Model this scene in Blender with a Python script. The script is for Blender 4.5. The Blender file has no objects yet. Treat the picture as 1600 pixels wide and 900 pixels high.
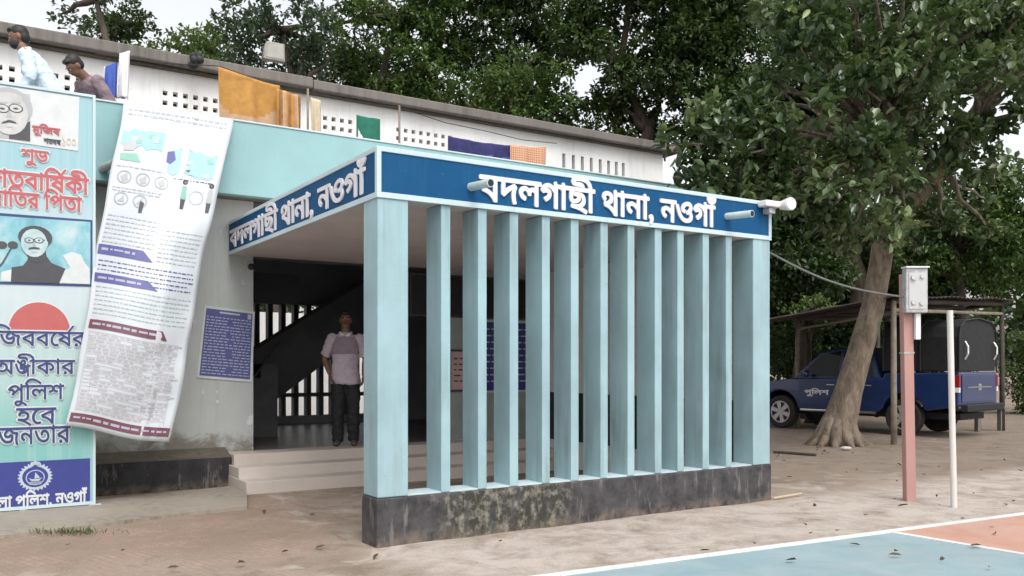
import bpy, bmesh, math, random
import numpy as np
from mathutils import Vector, Matrix
from mathutils.geometry import tessellate_polygon
R = math.radians
SC = bpy.context.scene
COL = SC.collection
rng = np.random.default_rng(7)
random.seed(7)

# ---------------------------------------------------------------- camera, world, sun, exposure
F, HZ, EYE = 1380.0, 570.0, 1.44
cd = bpy.data.cameras.new('camera')
cd.sensor_width = 36.0
cd.lens = F / 1600 * 36
cd.shift_y = (HZ - 450) / 1600
cd.clip_start, cd.clip_end = 0.05, 1500
cam = bpy.data.objects.new('camera', cd)
COL.objects.link(cam)
cam.location = (0, 0, EYE)
cam.rotation_euler = (R(90), 0, 0)
SC.camera = cam

SUN_EL, SUN_AZ = 55.0, 155.0            # azimuth clockwise from +Y: the sun stands behind the camera, to the right
world = bpy.data.worlds.new('World')
SC.world = world
world.use_nodes = True
wt = world.node_tree
wt.nodes.clear()
sky = wt.nodes.new('ShaderNodeTexSky')
sky.sky_type = 'NISHITA'
sky.sun_disc = False
sky.sun_elevation = R(SUN_EL)
sky.sun_rotation = R(SUN_AZ)
sky.dust_density = 4.0
sky.air_density = 1.2
hsv = wt.nodes.new('ShaderNodeHueSaturation')
hsv.inputs['Saturation'].default_value = 0.16     # an overcast, milky sky
hsv.inputs['Value'].default_value = 2.15
bg = wt.nodes.new('ShaderNodeBackground')
bg.inputs['Strength'].default_value = 0.13
wo = wt.nodes.new('ShaderNodeOutputWorld')
wt.links.new(sky.outputs[0], hsv.inputs['Color'])
wt.links.new(hsv.outputs[0], bg.inputs['Color'])
wt.links.new(bg.outputs[0], wo.inputs['Surface'])
sd = bpy.data.lights.new('sun', 'SUN')
sd.energy = 0.5
sd.angle = R(25)
sd.color = (1.0, 0.96, 0.90)
sun = bpy.data.objects.new('sun', sd)
COL.objects.link(sun)
sv = Vector((math.sin(R(SUN_AZ)) * math.cos(R(SUN_EL)), math.cos(R(SUN_AZ)) * math.cos(R(SUN_EL)), math.sin(R(SUN_EL))))
sun.rotation_euler = sv.to_track_quat('Z', 'Y').to_euler()
sun.location = sv * 50
SC.view_settings.view_transform = 'Standard'
SC.view_settings.look = 'None'
SC.view_settings.exposure = 0.0
SC.view_settings.gamma = 1.0
SC.view_settings.use_curve_mapping = False
SC.cycles.use_denoising = True
SC.cycles.max_bounces = 8
SC.cycles.sample_clamp_indirect = 6.0

# ---------------------------------------------------------------- survey: the portico frame (s along the front, d towards the back)
P0 = Vector((-1.0685, 7.0219, 0))
A = Vector((0.8433, 0.5375, 0)).normalized()
B = Vector((-A.y, A.x, 0))
THETA = math.atan2(A.y, A.x)

def s_at(px, d=0.0):
    r = (px - 800) / F
    o = P0 + B * d
    return (r * o.y - o.x) / (A.x - r * A.y)

def d_at(px, s=0.0):
    r = (px - 800) / F
    o = P0 + A * s
    return (r * o.y - o.x) / (B.x - r * B.y)

def fr(s, d, z=0.0):
    p = P0 + A * s + B * d
    return Vector((p.x, p.y, z))

def on_d(px, py, d):
    """point of the plane at distance d behind the portico front, in (s, d, z)"""
    s = s_at(px, d)
    y = fr(s, d).y
    return (s, d, EYE + (HZ - py) / F * y)

def at(px, py, y):
    return Vector(((px - 800) / F * y, y, EYE + (HZ - py) / F * y))

def gp(px, py, z=0.0):
    y = (EYE - z) * F / (py - HZ)
    return Vector(((px - 800) / F * y, y, z))

# ---------------------------------------------------------------- helpers
def tag(o, label=None, cat=None, group=None, kind=None):
    if label: o['label'] = label
    if cat: o['category'] = cat
    if group: o['group'] = group
    if kind: o['kind'] = kind
    return o

def empty(name, loc=(0, 0, 0), rz=0.0, label=None, cat=None, group=None):
    o = bpy.data.objects.new(name, None)
    o.empty_display_size = 0.2
    o.location = loc
    o.rotation_euler = (0, 0, rz)
    COL.objects.link(o)
    return tag(o, label, cat, group)

class MB:
    def __init__(self):
        self.v, self.f, self.m = [], [], []
    def add(self, vs, fs, mi=0):
        n = len(self.v)
        self.v += [tuple(p) for p in vs]
        self.f += [tuple(i + n for i in f) for f in fs]
        self.m += [mi] * len(fs)
        return self
    def box(self, x0, x1, y0, y1, z0, z1, mi=0):
        vs = [(x0, y0, z0), (x1, y0, z0), (x1, y1, z0), (x0, y1, z0), (x0, y0, z1), (x1, y0, z1), (x1, y1, z1), (x0, y1, z1)]
        return self.add(vs, [(0, 3, 2, 1), (4, 5, 6, 7), (0, 1, 5, 4), (1, 2, 6, 5), (2, 3, 7, 6), (3, 0, 4, 7)], mi)
    def prism(self, poly, fn, a, b, mi=0, taper=None):
        """poly (u, v) extruded from a to b; fn(u, v, w) -> point"""
        n = len(poly)
        q = taper or poly
        vs = [fn(u, v, a) for u, v in poly] + [fn(u, v, b) for u, v in q]
        fs = [tuple(range(n))[::-1], tuple(range(n, 2 * n))] + [(i, (i + 1) % n, n + (i + 1) % n, n + i) for i in range(n)]
        return self.add(vs, fs, mi)
    def tube(self, pts, rad, n=8, mi=0, cap=True):
        pts = [Vector(p) for p in pts]
        if not hasattr(rad, '__len__'): rad = [rad] * len(pts)
        vs, fs = [], []
        ref = None
        for i, p in enumerate(pts):
            t = (pts[min(i + 1, len(pts) - 1)] - pts[max(i - 1, 0)]).normalized()
            if ref is None:
                ref = Vector((0, 0, 1)) if abs(t.z) < 0.9 else Vector((1, 0, 0))
            u = (ref - t * ref.dot(t)).normalized()
            ref = u
            w = t.cross(u)
            for k in range(n):
                a = 2 * math.pi * k / n
                vs.append(p + (u * math.cos(a) + w * math.sin(a)) * rad[i])
        for i in range(len(pts) - 1):
            for k in range(n):
                fs.append((i * n + k, i * n + (k + 1) % n, (i + 1) * n + (k + 1) % n, (i + 1) * n + k))
        if cap:
            fs.append(tuple(range(n))[::-1])
            fs.append(tuple(range((len(pts) - 1) * n, len(pts) * n)))
        return self.add(vs, fs, mi)
    def ball(self, c, r, n=12, mi=0, rot=None):
        if not hasattr(r, '__len__'): r = (r, r, r)
        c = Vector(c)
        vs, fs = [], []
        h = n // 2
        for i in range(h + 1):
            a = math.pi * i / h
            for k in range(n):
                b = 2 * math.pi * k / n
                p = Vector((r[0] * math.sin(a) * math.cos(b), r[1] * math.sin(a) * math.sin(b), r[2] * math.cos(a)))
                if rot: p = rot @ p
                vs.append(c + p)
        for i in range(h):
            for k in range(n):
                fs.append((i * n + k, (i + 1) * n + k, (i + 1) * n + (k + 1) % n, i * n + (k + 1) % n))
        return self.add(vs, fs, mi)
    def build(self, name, mats, parent=None, smooth=False, bevel=0.0, seg=2, solid=0.0):
        me = bpy.data.meshes.new(name)
        me.from_pydata(self.v, [], self.f)
        if not isinstance(mats, (list, tuple)): mats = [mats]
        for m in mats: me.materials.append(m)
        me.polygons.foreach_set('material_index', self.m)
        if smooth: me.polygons.foreach_set('use_smooth', [True] * len(self.f))
        me.update()
        bm = bmesh.new(); bm.from_mesh(me)
        bmesh.ops.remove_doubles(bm, verts=bm.verts, dist=1e-6)
        bmesh.ops.recalc_face_normals(bm, faces=bm.faces)
        bm.to_mesh(me); bm.free()
        o = bpy.data.objects.new(name, me)
        COL.objects.link(o)
        if parent: o.parent = parent
        if solid:
            md = o.modifiers.new('thickness', 'SOLIDIFY'); md.thickness = solid; md.offset = 0
        if bevel:
            md = o.modifiers.new('bevel', 'BEVEL'); md.width = bevel; md.segments = seg; md.limit_method = 'ANGLE'; md.angle_limit = R(40)
        return o

# ---------------------------------------------------------------- materials
def nodes_of(name):
    m = bpy.data.materials.new(name)
    m.use_nodes = True
    t = m.node_tree
    return m, t, t.nodes['Principled BSDF']

def N(t, kind, **kw):
    n = t.nodes.new(kind)
    for k, v in kw.items():
        if k in n.inputs: n.inputs[k].default_value = v
        else: setattr(n, k, v)
    return n

def c4(c): return (c[0], c[1], c[2], 1.0)

def ramp(t, fac, stops):
    n = t.nodes.new('ShaderNodeValToRGB')
    e = n.color_ramp.elements
    while len(e) < len(stops): e.new(0.5)
    for i, (p, c) in enumerate(stops):
        e[i].position = p
        e[i].color = c4(c) if hasattr(c, '__len__') else (c, c, c, 1)
    t.links.new(fac, n.inputs[0])
    return n.outputs[0]

def mix(t, fac, a, b, mode='MIX'):
    n = t.nodes.new('ShaderNodeMix')
    n.data_type = 'RGBA'
    n.blend_type = mode
    for sock, val in ((n.inputs[0], fac), (n.inputs[6], a), (n.inputs[7], b)):
        if isinstance(val, (int, float)): sock.default_value = val
        elif hasattr(val, '__len__'): sock.default_value = c4(val)
        else: t.links.new(val, sock)
    return n.outputs[2]

def coords(t, scale=(1, 1, 1), which='Object'):
    tc = t.nodes.new('ShaderNodeTexCoord')
    mp = t.nodes.new('ShaderNodeMapping')
    mp.inputs['Scale'].default_value = scale
    t.links.new(tc.outputs[which], mp.inputs[0])
    return mp.outputs[0]

def noise(t, vec, scale, detail=4, rough=0.55, dist=0.0):
    n = N(t, 'ShaderNodeTexNoise', Scale=scale, Detail=detail, Roughness=rough, Distortion=dist)
    t.links.new(vec, n.inputs['Vector'])
    return n.outputs['Fac']

def bump(t, bs, h, strength=0.3, dist=0.01):
    b = N(t, 'ShaderNodeBump', Strength=strength, Distance=dist)
    t.links.new(h, b.inputs['Height'])
    t.links.new(b.outputs[0], bs.inputs['Normal'])

def plain(name, col, rough=0.6, metal=0.0, var=0.12, vs=9.0, spec=None):
    m, t, bs = nodes_of(name)
    v = coords(t)
    n = noise(t, v, vs, 3)
    f = ramp(t, n, [(0.3, 0.0), (0.7, 1.0)])
    dark = tuple(c * (1 - var) for c in col)
    lite = tuple(min(1, c * (1 + var)) for c in col)
    t.links.new(mix(t, f, dark, lite), bs.inputs['Base Color'])
    bs.inputs['Roughness'].default_value = rough
    bs.inputs['Metallic'].default_value = metal
    if spec is not None: bs.inputs['Specular IOR Level'].default_value = spec
    return m

def painted(name, col, *a, foot=None, **kw):
    m = painted_(name, col, *a, **kw)
    if foot:
        t = m.node_tree; bs = t.nodes['Principled BSDF']
        src = bs.inputs['Base Color'].links[0].from_socket
        v = coords(t); sx = t.nodes.new('ShaderNodeSeparateXYZ'); t.links.new(v, sx.inputs[0])
        n = noise(t, v, 2.6, 5, .7, .5)
        ad = t.nodes.new('ShaderNodeMath'); ad.operation = 'MULTIPLY_ADD'; ad.inputs[1].default_value = 1.1; t.links.new(n, ad.inputs[0]); ad.inputs[2].default_value = -.55
        su = t.nodes.new('ShaderNodeMath'); su.operation = 'ADD'; t.links.new(ad.outputs[0], su.inputs[0]); t.links.new(sx.outputs[2], su.inputs[1])
        mr = t.nodes.new('ShaderNodeMapRange'); mr.inputs[1].default_value = foot[0]; mr.inputs[2].default_value = foot[1]; mr.inputs[3].default_value = .8; mr.inputs[4].default_value = 0
        t.links.new(su.outputs[0], mr.inputs[0])
        c = mix(t, mr.outputs[0], src, (0.15, 0.125, 0.09))
        pl_ = ramp(t, noise(t, v, 3.1, 3, .6, .3), [(.66, 0.), (.68, .8)])
        t.links.new(mix(t, pl_, c, (0.62, 0.62, 0.60)), bs.inputs['Base Color'])
    return m

def painted_(name, col, dirt=(0.16, 0.14, 0.11), amount=0.5, lo=0.52, hi=0.78, streak=True, rough=0.65, patch=None, fine=0.06):
    """masonry paint: soft tone drift, rain streaks, scattered specks of wear"""
    m, t, bs = nodes_of(name)
    v = coords(t)
    drift = noise(t, v, 1.3, 4, 0.6)
    base = mix(t, ramp(t, drift, [(0.3, 0.0), (0.7, 1.0)]), tuple(c * (1 - fine * 1.6) for c in col), tuple(min(1, c * (1 + fine)) for c in col))
    vs = coords(t, (7, 7, 0.55))
    st = noise(t, vs, 1.6, 5, 0.65)
    big = noise(t, v, 0.9, 3)
    sf = ramp(t, st, [(lo, 0.0), (hi, 1.0)])
    mul = t.nodes.new('ShaderNodeMath'); mul.operation = 'MULTIPLY'
    t.links.new(sf, mul.inputs[0]); t.links.new(ramp(t, big, [(0.35, 0.0), (0.65, 1.0)]), mul.inputs[1])
    mul2 = t.nodes.new('ShaderNodeMath'); mul2.operation = 'MULTIPLY'
    t.links.new(mul.outputs[0], mul2.inputs[0]); mul2.inputs[1].default_value = amount
    c = mix(t, mul2.outputs[0], base, dirt) if streak else base
    spk = noise(t, v, 23, 3, 0.7)
    sp = ramp(t, spk, [(0.675, 0.0), (0.70, 0.6)])
    c = mix(t, sp, c, patch or tuple(x * 0.6 + 0.05 for x in col))
    t.links.new(c, bs.inputs['Base Color'])
    bs.inputs['Roughness'].default_value = rough
    bump(t, bs, noise(t, v, 38, 5, 0.7), 0.25, 0.006)
    return m

def worn_black(name, zone=None, dark=1.0):
    """black tar paint on a plinth, rubbed to concrete, mossy inside a zone of x"""
    m, t, bs = nodes_of(name)
    v = coords(t)
    n1 = noise(t, v, 5.0, 6, 0.7)
    n2 = noise(t, coords(t, (6, 6, 1.2)), 2.2, 5, 0.65)
    black = mix(t, ramp(t, n1, [(0.35, 0.0), (0.7, 1.0)]), tuple(dark * q for q in (0.022, 0.021, 0.024)), tuple(dark * q for q in (0.085, 0.08, 0.085)))
    wear = ramp(t, n2, [(0.56, 0.0), (0.66, 1.0)])
    mossy = mix(t, ramp(t, noise(t, v, 11, 4, 0.7), [(0.47, 0.0), (0.68, 1.0)]), (0.028, 0.029, 0.019), (0.26, 0.24, 0.20))
    sx = t.nodes.new('ShaderNodeSeparateXYZ')
    t.links.new(v, sx.inputs[0])
    if zone:
        k = ramp(t, sx.outputs[0], [(0, 0), (1, 0)])
        mr = t.nodes.new('ShaderNodeMapRange'); mr.inputs[1].default_value = zone[0] - 0.35; mr.inputs[2].default_value = zone[0]
        t.links.new(sx.outputs[0], mr.inputs[0])
        mr2 = t.nodes.new('ShaderNodeMapRange'); mr2.inputs[1].default_value = zone[1]; mr2.inputs[2].default_value = zone[1] + 0.25
        mr2.inputs[3].default_value = 1; mr2.inputs[4].default_value = 0
        t.links.new(sx.outputs[0], mr2.inputs[0])
        ml = t.nodes.new('ShaderNodeMath'); ml.operation = 'MULTIPLY'
        t.links.new(mr.outputs[0], ml.inputs[0]); t.links.new(mr2.outputs[0], ml.inputs[1])
        zn = t.nodes.new('ShaderNodeMath'); zn.operation = 'MULTIPLY'
        t.links.new(ml.outputs[0], zn.inputs[0]); t.links.new(ramp(t, n2, [(0.36, 0.0), (0.5, 1.0)]), zn.inputs[1])
        c = mix(t, zn.outputs[0], black, mossy)
    else:
        c = black
    w2 = t.nodes.new('ShaderNodeMath'); w2.operation = 'MULTIPLY'; w2.inputs[1].default_value = 0.35
    t.links.new(wear, w2.inputs[0])
    c = mix(t, w2.outputs[0], c, (0.30, 0.28, 0.25))
    # splashed soil along the foot
    mz = t.nodes.new('ShaderNodeMapRange'); mz.inputs[1].default_value = 0.02; mz.inputs[2].default_value = 0.10
    mz.inputs[3].default_value = 0.6; mz.inputs[4].default_value = 0
    t.links.new(sx.outputs[2], mz.inputs[0])
    ms = t.nodes.new('ShaderNodeMath'); ms.operation = 'MULTIPLY'
    t.links.new(mz.outputs[0], ms.inputs[0]); t.links.new(ramp(t, n1, [(0.4, 0.0), (0.6, 1.0)]), ms.inputs[1])
    c = mix(t, ms.outputs[0], c, (0.20, 0.15, 0.11))
    t.links.new(c, bs.inputs['Base Color'])
    bs.inputs['Roughness'].default_value = 0.75
    bump(t, bs, n1, 0.5, 0.012)
    return m

def leaf_mat(name, cols, trans=0.3, rough=0.42, clump=0.8):
    m, t, bs = nodes_of(name)
    g = t.nodes.new('ShaderNodeNewGeometry')
    stops = [(i / max(1, len(cols) - 1), c) for i, c in enumerate(cols)]
    cl = noise(t, coords(t), clump, 2, .5)  # clump noise puts highlights and shade of the crown into the leaf colour
    ad = t.nodes.new('ShaderNodeMath'); ad.operation = 'MULTIPLY_ADD'; ad.inputs[1].default_value = 0.55; ad.use_clamp = True
    sb = t.nodes.new('ShaderNodeMapRange'); sb.inputs[1].default_value = .32; sb.inputs[2].default_value = .68; sb.inputs[3].default_value = -0.05; sb.inputs[4].default_value = .55
    t.links.new(cl, sb.inputs[0]); t.links.new(g.outputs['Random Per Island'], ad.inputs[0]); t.links.new(sb.outputs[0], ad.inputs[2])
    c = ramp(t, ad.outputs[0], stops)
    t.links.new(c, bs.inputs['Base Color'])
    bs.inputs['Roughness'].default_value = rough
    tr = t.nodes.new('ShaderNodeBsdfTranslucent')
    t.links.new(mix(t, 0.5, c, (0.10, 0.16, 0.02)), tr.inputs['Color'])
    ms = t.nodes.new('ShaderNodeMixShader'); ms.inputs[0].default_value = trans
    t.links.new(bs.outputs[0], ms.inputs[1]); t.links.new(tr.outputs[0], ms.inputs[2])
    t.links.new(ms.outputs[0], t.nodes['Material Output'].inputs[0])
    return m

def bark_mat(name, c0, c1):
    m, t, bs = nodes_of(name)
    v = coords(t, (1, 1, 0.35))
    n = noise(t, v, 9, 6, 0.7, 0.6)
    t.links.new(mix(t, ramp(t, n, [(0.35, 0.0), (0.65, 1.0)]), c0, c1), bs.inputs['Base Color'])
    bs.inputs['Roughness'].default_value = 0.9
    bump(t, bs, n, 0.8, 0.03)
    return m

M = {}
M['teal'] = painted('pale teal paint', (0.30, 0.435, 0.47), dirt=(0.17, 0.20, 0.185), amount=0.75, lo=0.46, hi=0.74, fine=0.12)
M['teal_band'] = painted('teal parapet paint', (0.245, 0.425, 0.44), dirt=(0.17, 0.26, 0.26), amount=0.35)
M['blue'] = painted('blue sign paint', (0.008, 0.074, 0.185), dirt=(0.025, 0.13, 0.22), amount=0.6, rough=0.6, patch=(0.03, 0.17, 0.27))
M['blue'].node_tree.nodes['Principled BSDF'].inputs['Specular IOR Level'].default_value = 0.12
M['trim'] = painted('pale trim paint', (0.50, 0.60, 0.63), dirt=(0.3, 0.32, 0.32), amount=0.3)
M['letter'] = plain('white letter paint', (0.70, 0.67, 0.70), 0.5, var=0.04)
M['soffit'] = painted('pinkish grey soffit plaster', (0.64, 0.56, 0.54), dirt=(0.36, 0.31, 0.29), amount=0.5)
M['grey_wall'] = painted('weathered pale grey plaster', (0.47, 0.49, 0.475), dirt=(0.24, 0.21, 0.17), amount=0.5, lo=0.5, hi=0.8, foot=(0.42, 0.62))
M['white_wall'] = painted('whitewashed upper wall', (0.82, 0.82, 0.81), dirt=(0.42, 0.38, 0.33), amount=0.5, lo=0.48, hi=0.8)
M['slab'] = painted('mossy concrete slab', (0.19, 0.17, 0.155), dirt=(0.07, 0.065, 0.055), amount=0.9, lo=0.4, hi=0.65, rough=0.9)
M['dirt_ledge'] = painted('dirt stained concrete', (0.13, 0.11, 0.085), dirt=(0.05, 0.043, 0.033), amount=0.9, lo=0.38, hi=0.6, rough=0.9)
M['step'] = painted('cream cement steps', (0.52, 0.46, 0.41), dirt=(0.33, 0.27, 0.22), amount=0.6, rough=0.55)
M['floor_in'] = plain('polished grey floor', (0.16, 0.145, 0.135), 0.36, var=0.2, vs=3)
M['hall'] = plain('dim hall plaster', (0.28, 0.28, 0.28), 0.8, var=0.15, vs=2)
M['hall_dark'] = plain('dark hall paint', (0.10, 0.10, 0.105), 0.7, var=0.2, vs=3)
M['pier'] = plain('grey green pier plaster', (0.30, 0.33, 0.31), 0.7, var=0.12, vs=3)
M['side_wall'] = plain('white porch wall', (0.74, 0.70, 0.70), 0.7, var=0.06, vs=3)
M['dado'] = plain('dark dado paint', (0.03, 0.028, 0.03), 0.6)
M['plinth'] = worn_black('worn black porch plinth', (0.75, 1.75))
M['plinth2'] = worn_black('black building plinth', None, 0.45)
M['navy'] = plain('navy board', (0.035, 0.04, 0.20), 0.45, var=0.1)
M['pole_pink'] = painted('faded pink paint', (0.45, 0.25, 0.22), dirt=(0.35, 0.22, 0.18), amount=0.5)
M['pole_white'] = painted('white pole paint', (0.64, 0.62, 0.59), dirt=(0.38, 0.32, 0.26), amount=0.5)
M['metal_grey'] = plain('dull grey metal', (0.42, 0.42, 0.42), 0.5, 0.3, var=0.25, vs=14)
M['pvc'] = plain('grey green pipe', (0.50, 0.60, 0.60), 0.4, var=0.08)
M['black'] = plain('black void paint', (0.012, 0.012, 0.014), 0.6)
M['rubber'] = plain('tyre rubber', (0.022, 0.021, 0.02), 0.85, var=0.25)
M['white'] = plain('clean white', (0.80, 0.80, 0.80), 0.45, var=0.04)
M['lamp_white'] = plain('white lamp housing', (0.78, 0.77, 0.75), 0.35, var=0.05)
M['wood'] = plain('grey bamboo', (0.26, 0.22, 0.17), 0.8, var=0.3, vs=6)
M['wood_dark'] = plain('dark timber', (0.06, 0.05, 0.042), 0.85, var=0.35, vs=6)
M['tin'] = plain('rusty dark tin', (0.07, 0.055, 0.048), 0.6, 0.3, var=0.5, vs=5)
M['skin'] = plain('brown skin', (0.19, 0.095, 0.062), 0.5, var=0.08)
M['hair'] = plain('black hair', (0.012, 0.010, 0.009), 0.55)
M['lips'] = plain('lips', (0.14, 0.055, 0.045), 0.5)
M['eye'] = plain('eye white', (0.55, 0.52, 0.48), 0.3)
M['bark'] = bark_mat('greyish brown bark', (0.10, 0.075, 0.055), (0.27, 0.215, 0.16))
M['bark_dark'] = bark_mat('dark bark', (0.03, 0.024, 0.018), (0.09, 0.07, 0.05))
M['leaf_front'] = leaf_mat('broad glossy leaves', [(0.012, 0.026, 0.009), (0.034, 0.066, 0.022), (0.07, 0.12, 0.042), (0.14, 0.19, 0.09), (0.21, 0.27, 0.09)], 0.22, 0.30, 1.1)
M['leaf_front'].node_tree.nodes['Principled BSDF'].inputs['Specular IOR Level'].default_value = 0.75
M['leaf_dark'] = leaf_mat('dark green leaves', [(0.007, 0.016, 0.005), (0.018, 0.040, 0.011), (0.04, 0.08, 0.02), (0.08, 0.13, 0.035)], 0.26, 0.5, 0.55)
M['leaf_mid'] = leaf_mat('mid green leaves', [(0.014, 0.034, 0.008), (0.04, 0.085, 0.018), (0.08, 0.145, 0.034), (0.13, 0.20, 0.055)], 0.34, 0.5, 0.55)
M['leaf_lite'] = leaf_mat('light yellow green leaves', [(0.06, 0.10, 0.03), (0.11, 0.17, 0.05), (0.16, 0.22, 0.08)], 0.4, 0.5)
M['leaf_blue'] = leaf_mat('grey green leaves', [(0.035, 0.055, 0.04), (0.05, 0.085, 0.055), (0.08, 0.11, 0.08)], 0.3, 0.5)

# ---------------------------------------------------------------- lettering (font outlines cut into solid letters)
_glyph = {}
def outlines(text):
    if text in _glyph: return _glyph[text]
    cu = bpy.data.curves.new('outline', 'FONT')
    cu.body = text
    o = bpy.data.objects.new('outline', cu)
    COL.objects.link(o)
    dg = bpy.context.evaluated_depsgraph_get()
    oe = o.evaluated_get(dg)
    c2 = oe.to_curve(dg)
    loops = []
    for sp in c2.splines:
        pts = []
        bp = sp.bezier_points
        n = len(bp)
        for i in range(n):
            a, b = bp[i], bp[(i + 1) % n]
            p0, p1, p2, p3 = (Vector(q[:2]) for q in (a.co, a.handle_right, b.handle_left, b.co))
            straight = abs((p1 - p0).cross(p3 - p0)) < 1e-5 and abs((p2 - p0).cross(p3 - p0)) < 1e-5
            k = 1 if straight else 5
            for j in range(k):
                u = j / k
                pts.append(p0 * (1 - u) ** 3 + p1 * 3 * u * (1 - u) ** 2 + p2 * 3 * u * u * (1 - u) + p3 * u ** 3)
        cl = []
        for p in pts:
            if not cl or (p - cl[-1]).length > 1e-4: cl.append(p)
        if len(cl) > 2 and (cl[0] - cl[-1]).length < 1e-4: cl.pop()
        if len(cl) > 2: loops.append(cl)
    oe.to_curve_clear()
    bpy.data.objects.remove(o)
    bpy.data.curves.remove(cu)
    _glyph[text] = loops
    return loops

def area(l): return 0.5 * sum(a.x * b.y - b.x * a.y for a, b in zip(l, l[1:] + l[:1]))
def inside(p, l):
    c = False
    for a, b in zip(l, l[1:] + l[:1]):
        if (a.y > p.y) != (b.y > p.y) and p.x < (b.x - a.x) * (p.y - a.y) / (b.y - a.y) + a.x: c = not c
    return c

def letters(mb, parts, box, fn, depth=0.01, bold=0.0, mi=0, step=0.0004):
    """parts: list of (text, dx, dy, sx, sy) in font units, or a polygon; box = (u0, u1, v0, v1) to fit; fn(u, v, w)"""
    groups = []
    for part in parts:
        if isinstance(part[0], str):
            tx, dx, dy, sx, sy = (tuple(part) + (0, 0, 1, 1))[:5] if len(part) < 5 else part
            lp = [[Vector((p.x * sx + dx, p.y * sy + dy)) for p in l] for l in outlines(tx)]
        else:
            lp = [[Vector(p) for p in part]]
            if area(lp[0]) > 0: lp[0].reverse()
        groups.append(lp)
    allp = [p for g in groups for l in g for p in l]
    x0, x1 = min(p.x for p in allp) - bold, max(p.x for p in allp) + bold
    y0, y1 = min(p.y for p in allp) - bold, max(p.y for p in allp) + bold
    u0, u1, v0, v1 = box
    kx, ky = (u1 - u0) / (x1 - x0), (v1 - v0) / (y1 - y0)
    offs = [(0, 0)] + ([(math.cos(a) * bold, math.sin(a) * bold) for a in [i * math.pi / 4 for i in range(8)]] if bold else [])
    loops = [l for g in groups for l in g]
    edges_ = [(a, b) for l in loops for a, b in zip(l, l[1:] + l[:1]) if abs(a.y - b.y) > 1e-9]
    ys = sorted({round(p.y, 3) for l in loops for p in l})
    bands = [ys[0]]
    for y in ys[1:]:
        if y - bands[-1] > 0.005: bands.append(y)
    fine_ = []
    for a, b in zip(bands, bands[1:]):
        m = max(1, int(math.ceil((b - a) / 0.03)))
        fine_ += [a + (b - a) * i / m for i in range(m)]
    fine_.append(ys[-1])
    quads = []
    for ya, yb in zip(fine_, fine_[1:]):
        ym = (ya + yb) / 2
        xs_ = []
        for a, b in edges_:
            if (a.y > ym) != (b.y > ym):
                f = lambda y: a.x + (b.x - a.x) * (min(max(y, min(a.y, b.y)), max(a.y, b.y)) - a.y) / (b.y - a.y)
                xs_.append((f(ym), f(ya), f(yb), 1 if b.y > a.y else -1))
        xs_.sort()
        wnd, st_ = 0, None
        for e in xs_:
            if wnd == 0: st_ = e
            wnd += e[3]
            if wnd == 0: quads.append(((st_[1], ya), (e[1], ya), (e[2], yb), (st_[2], yb)))
    for k, (ox, oy) in enumerate(offs):
        w1 = depth + k * step
        tr = lambda x, y, w: fn(u0 + (x + ox - x0) * kx, v0 + (y + oy - y0) * ky, w)
        for q_ in quads: mb.add([tr(x, y, w1) for x, y in q_], [(0, 1, 2, 3)], mi)
        for l in loops:
            n = len(l)
            mb.add([tr(p.x, p.y, w1) for p in l] + [tr(p.x, p.y, 0.0) for p in l], [(i, (i + 1) % n, (i + 1) % n + n, i + n) for i in range(n)], mi)

def width(tx):
    l = outlines(tx)
    return max(p.x for q in l for p in q)

SIGN = [('বদলগাছী থানা, নওগাঁ',)]

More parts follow.
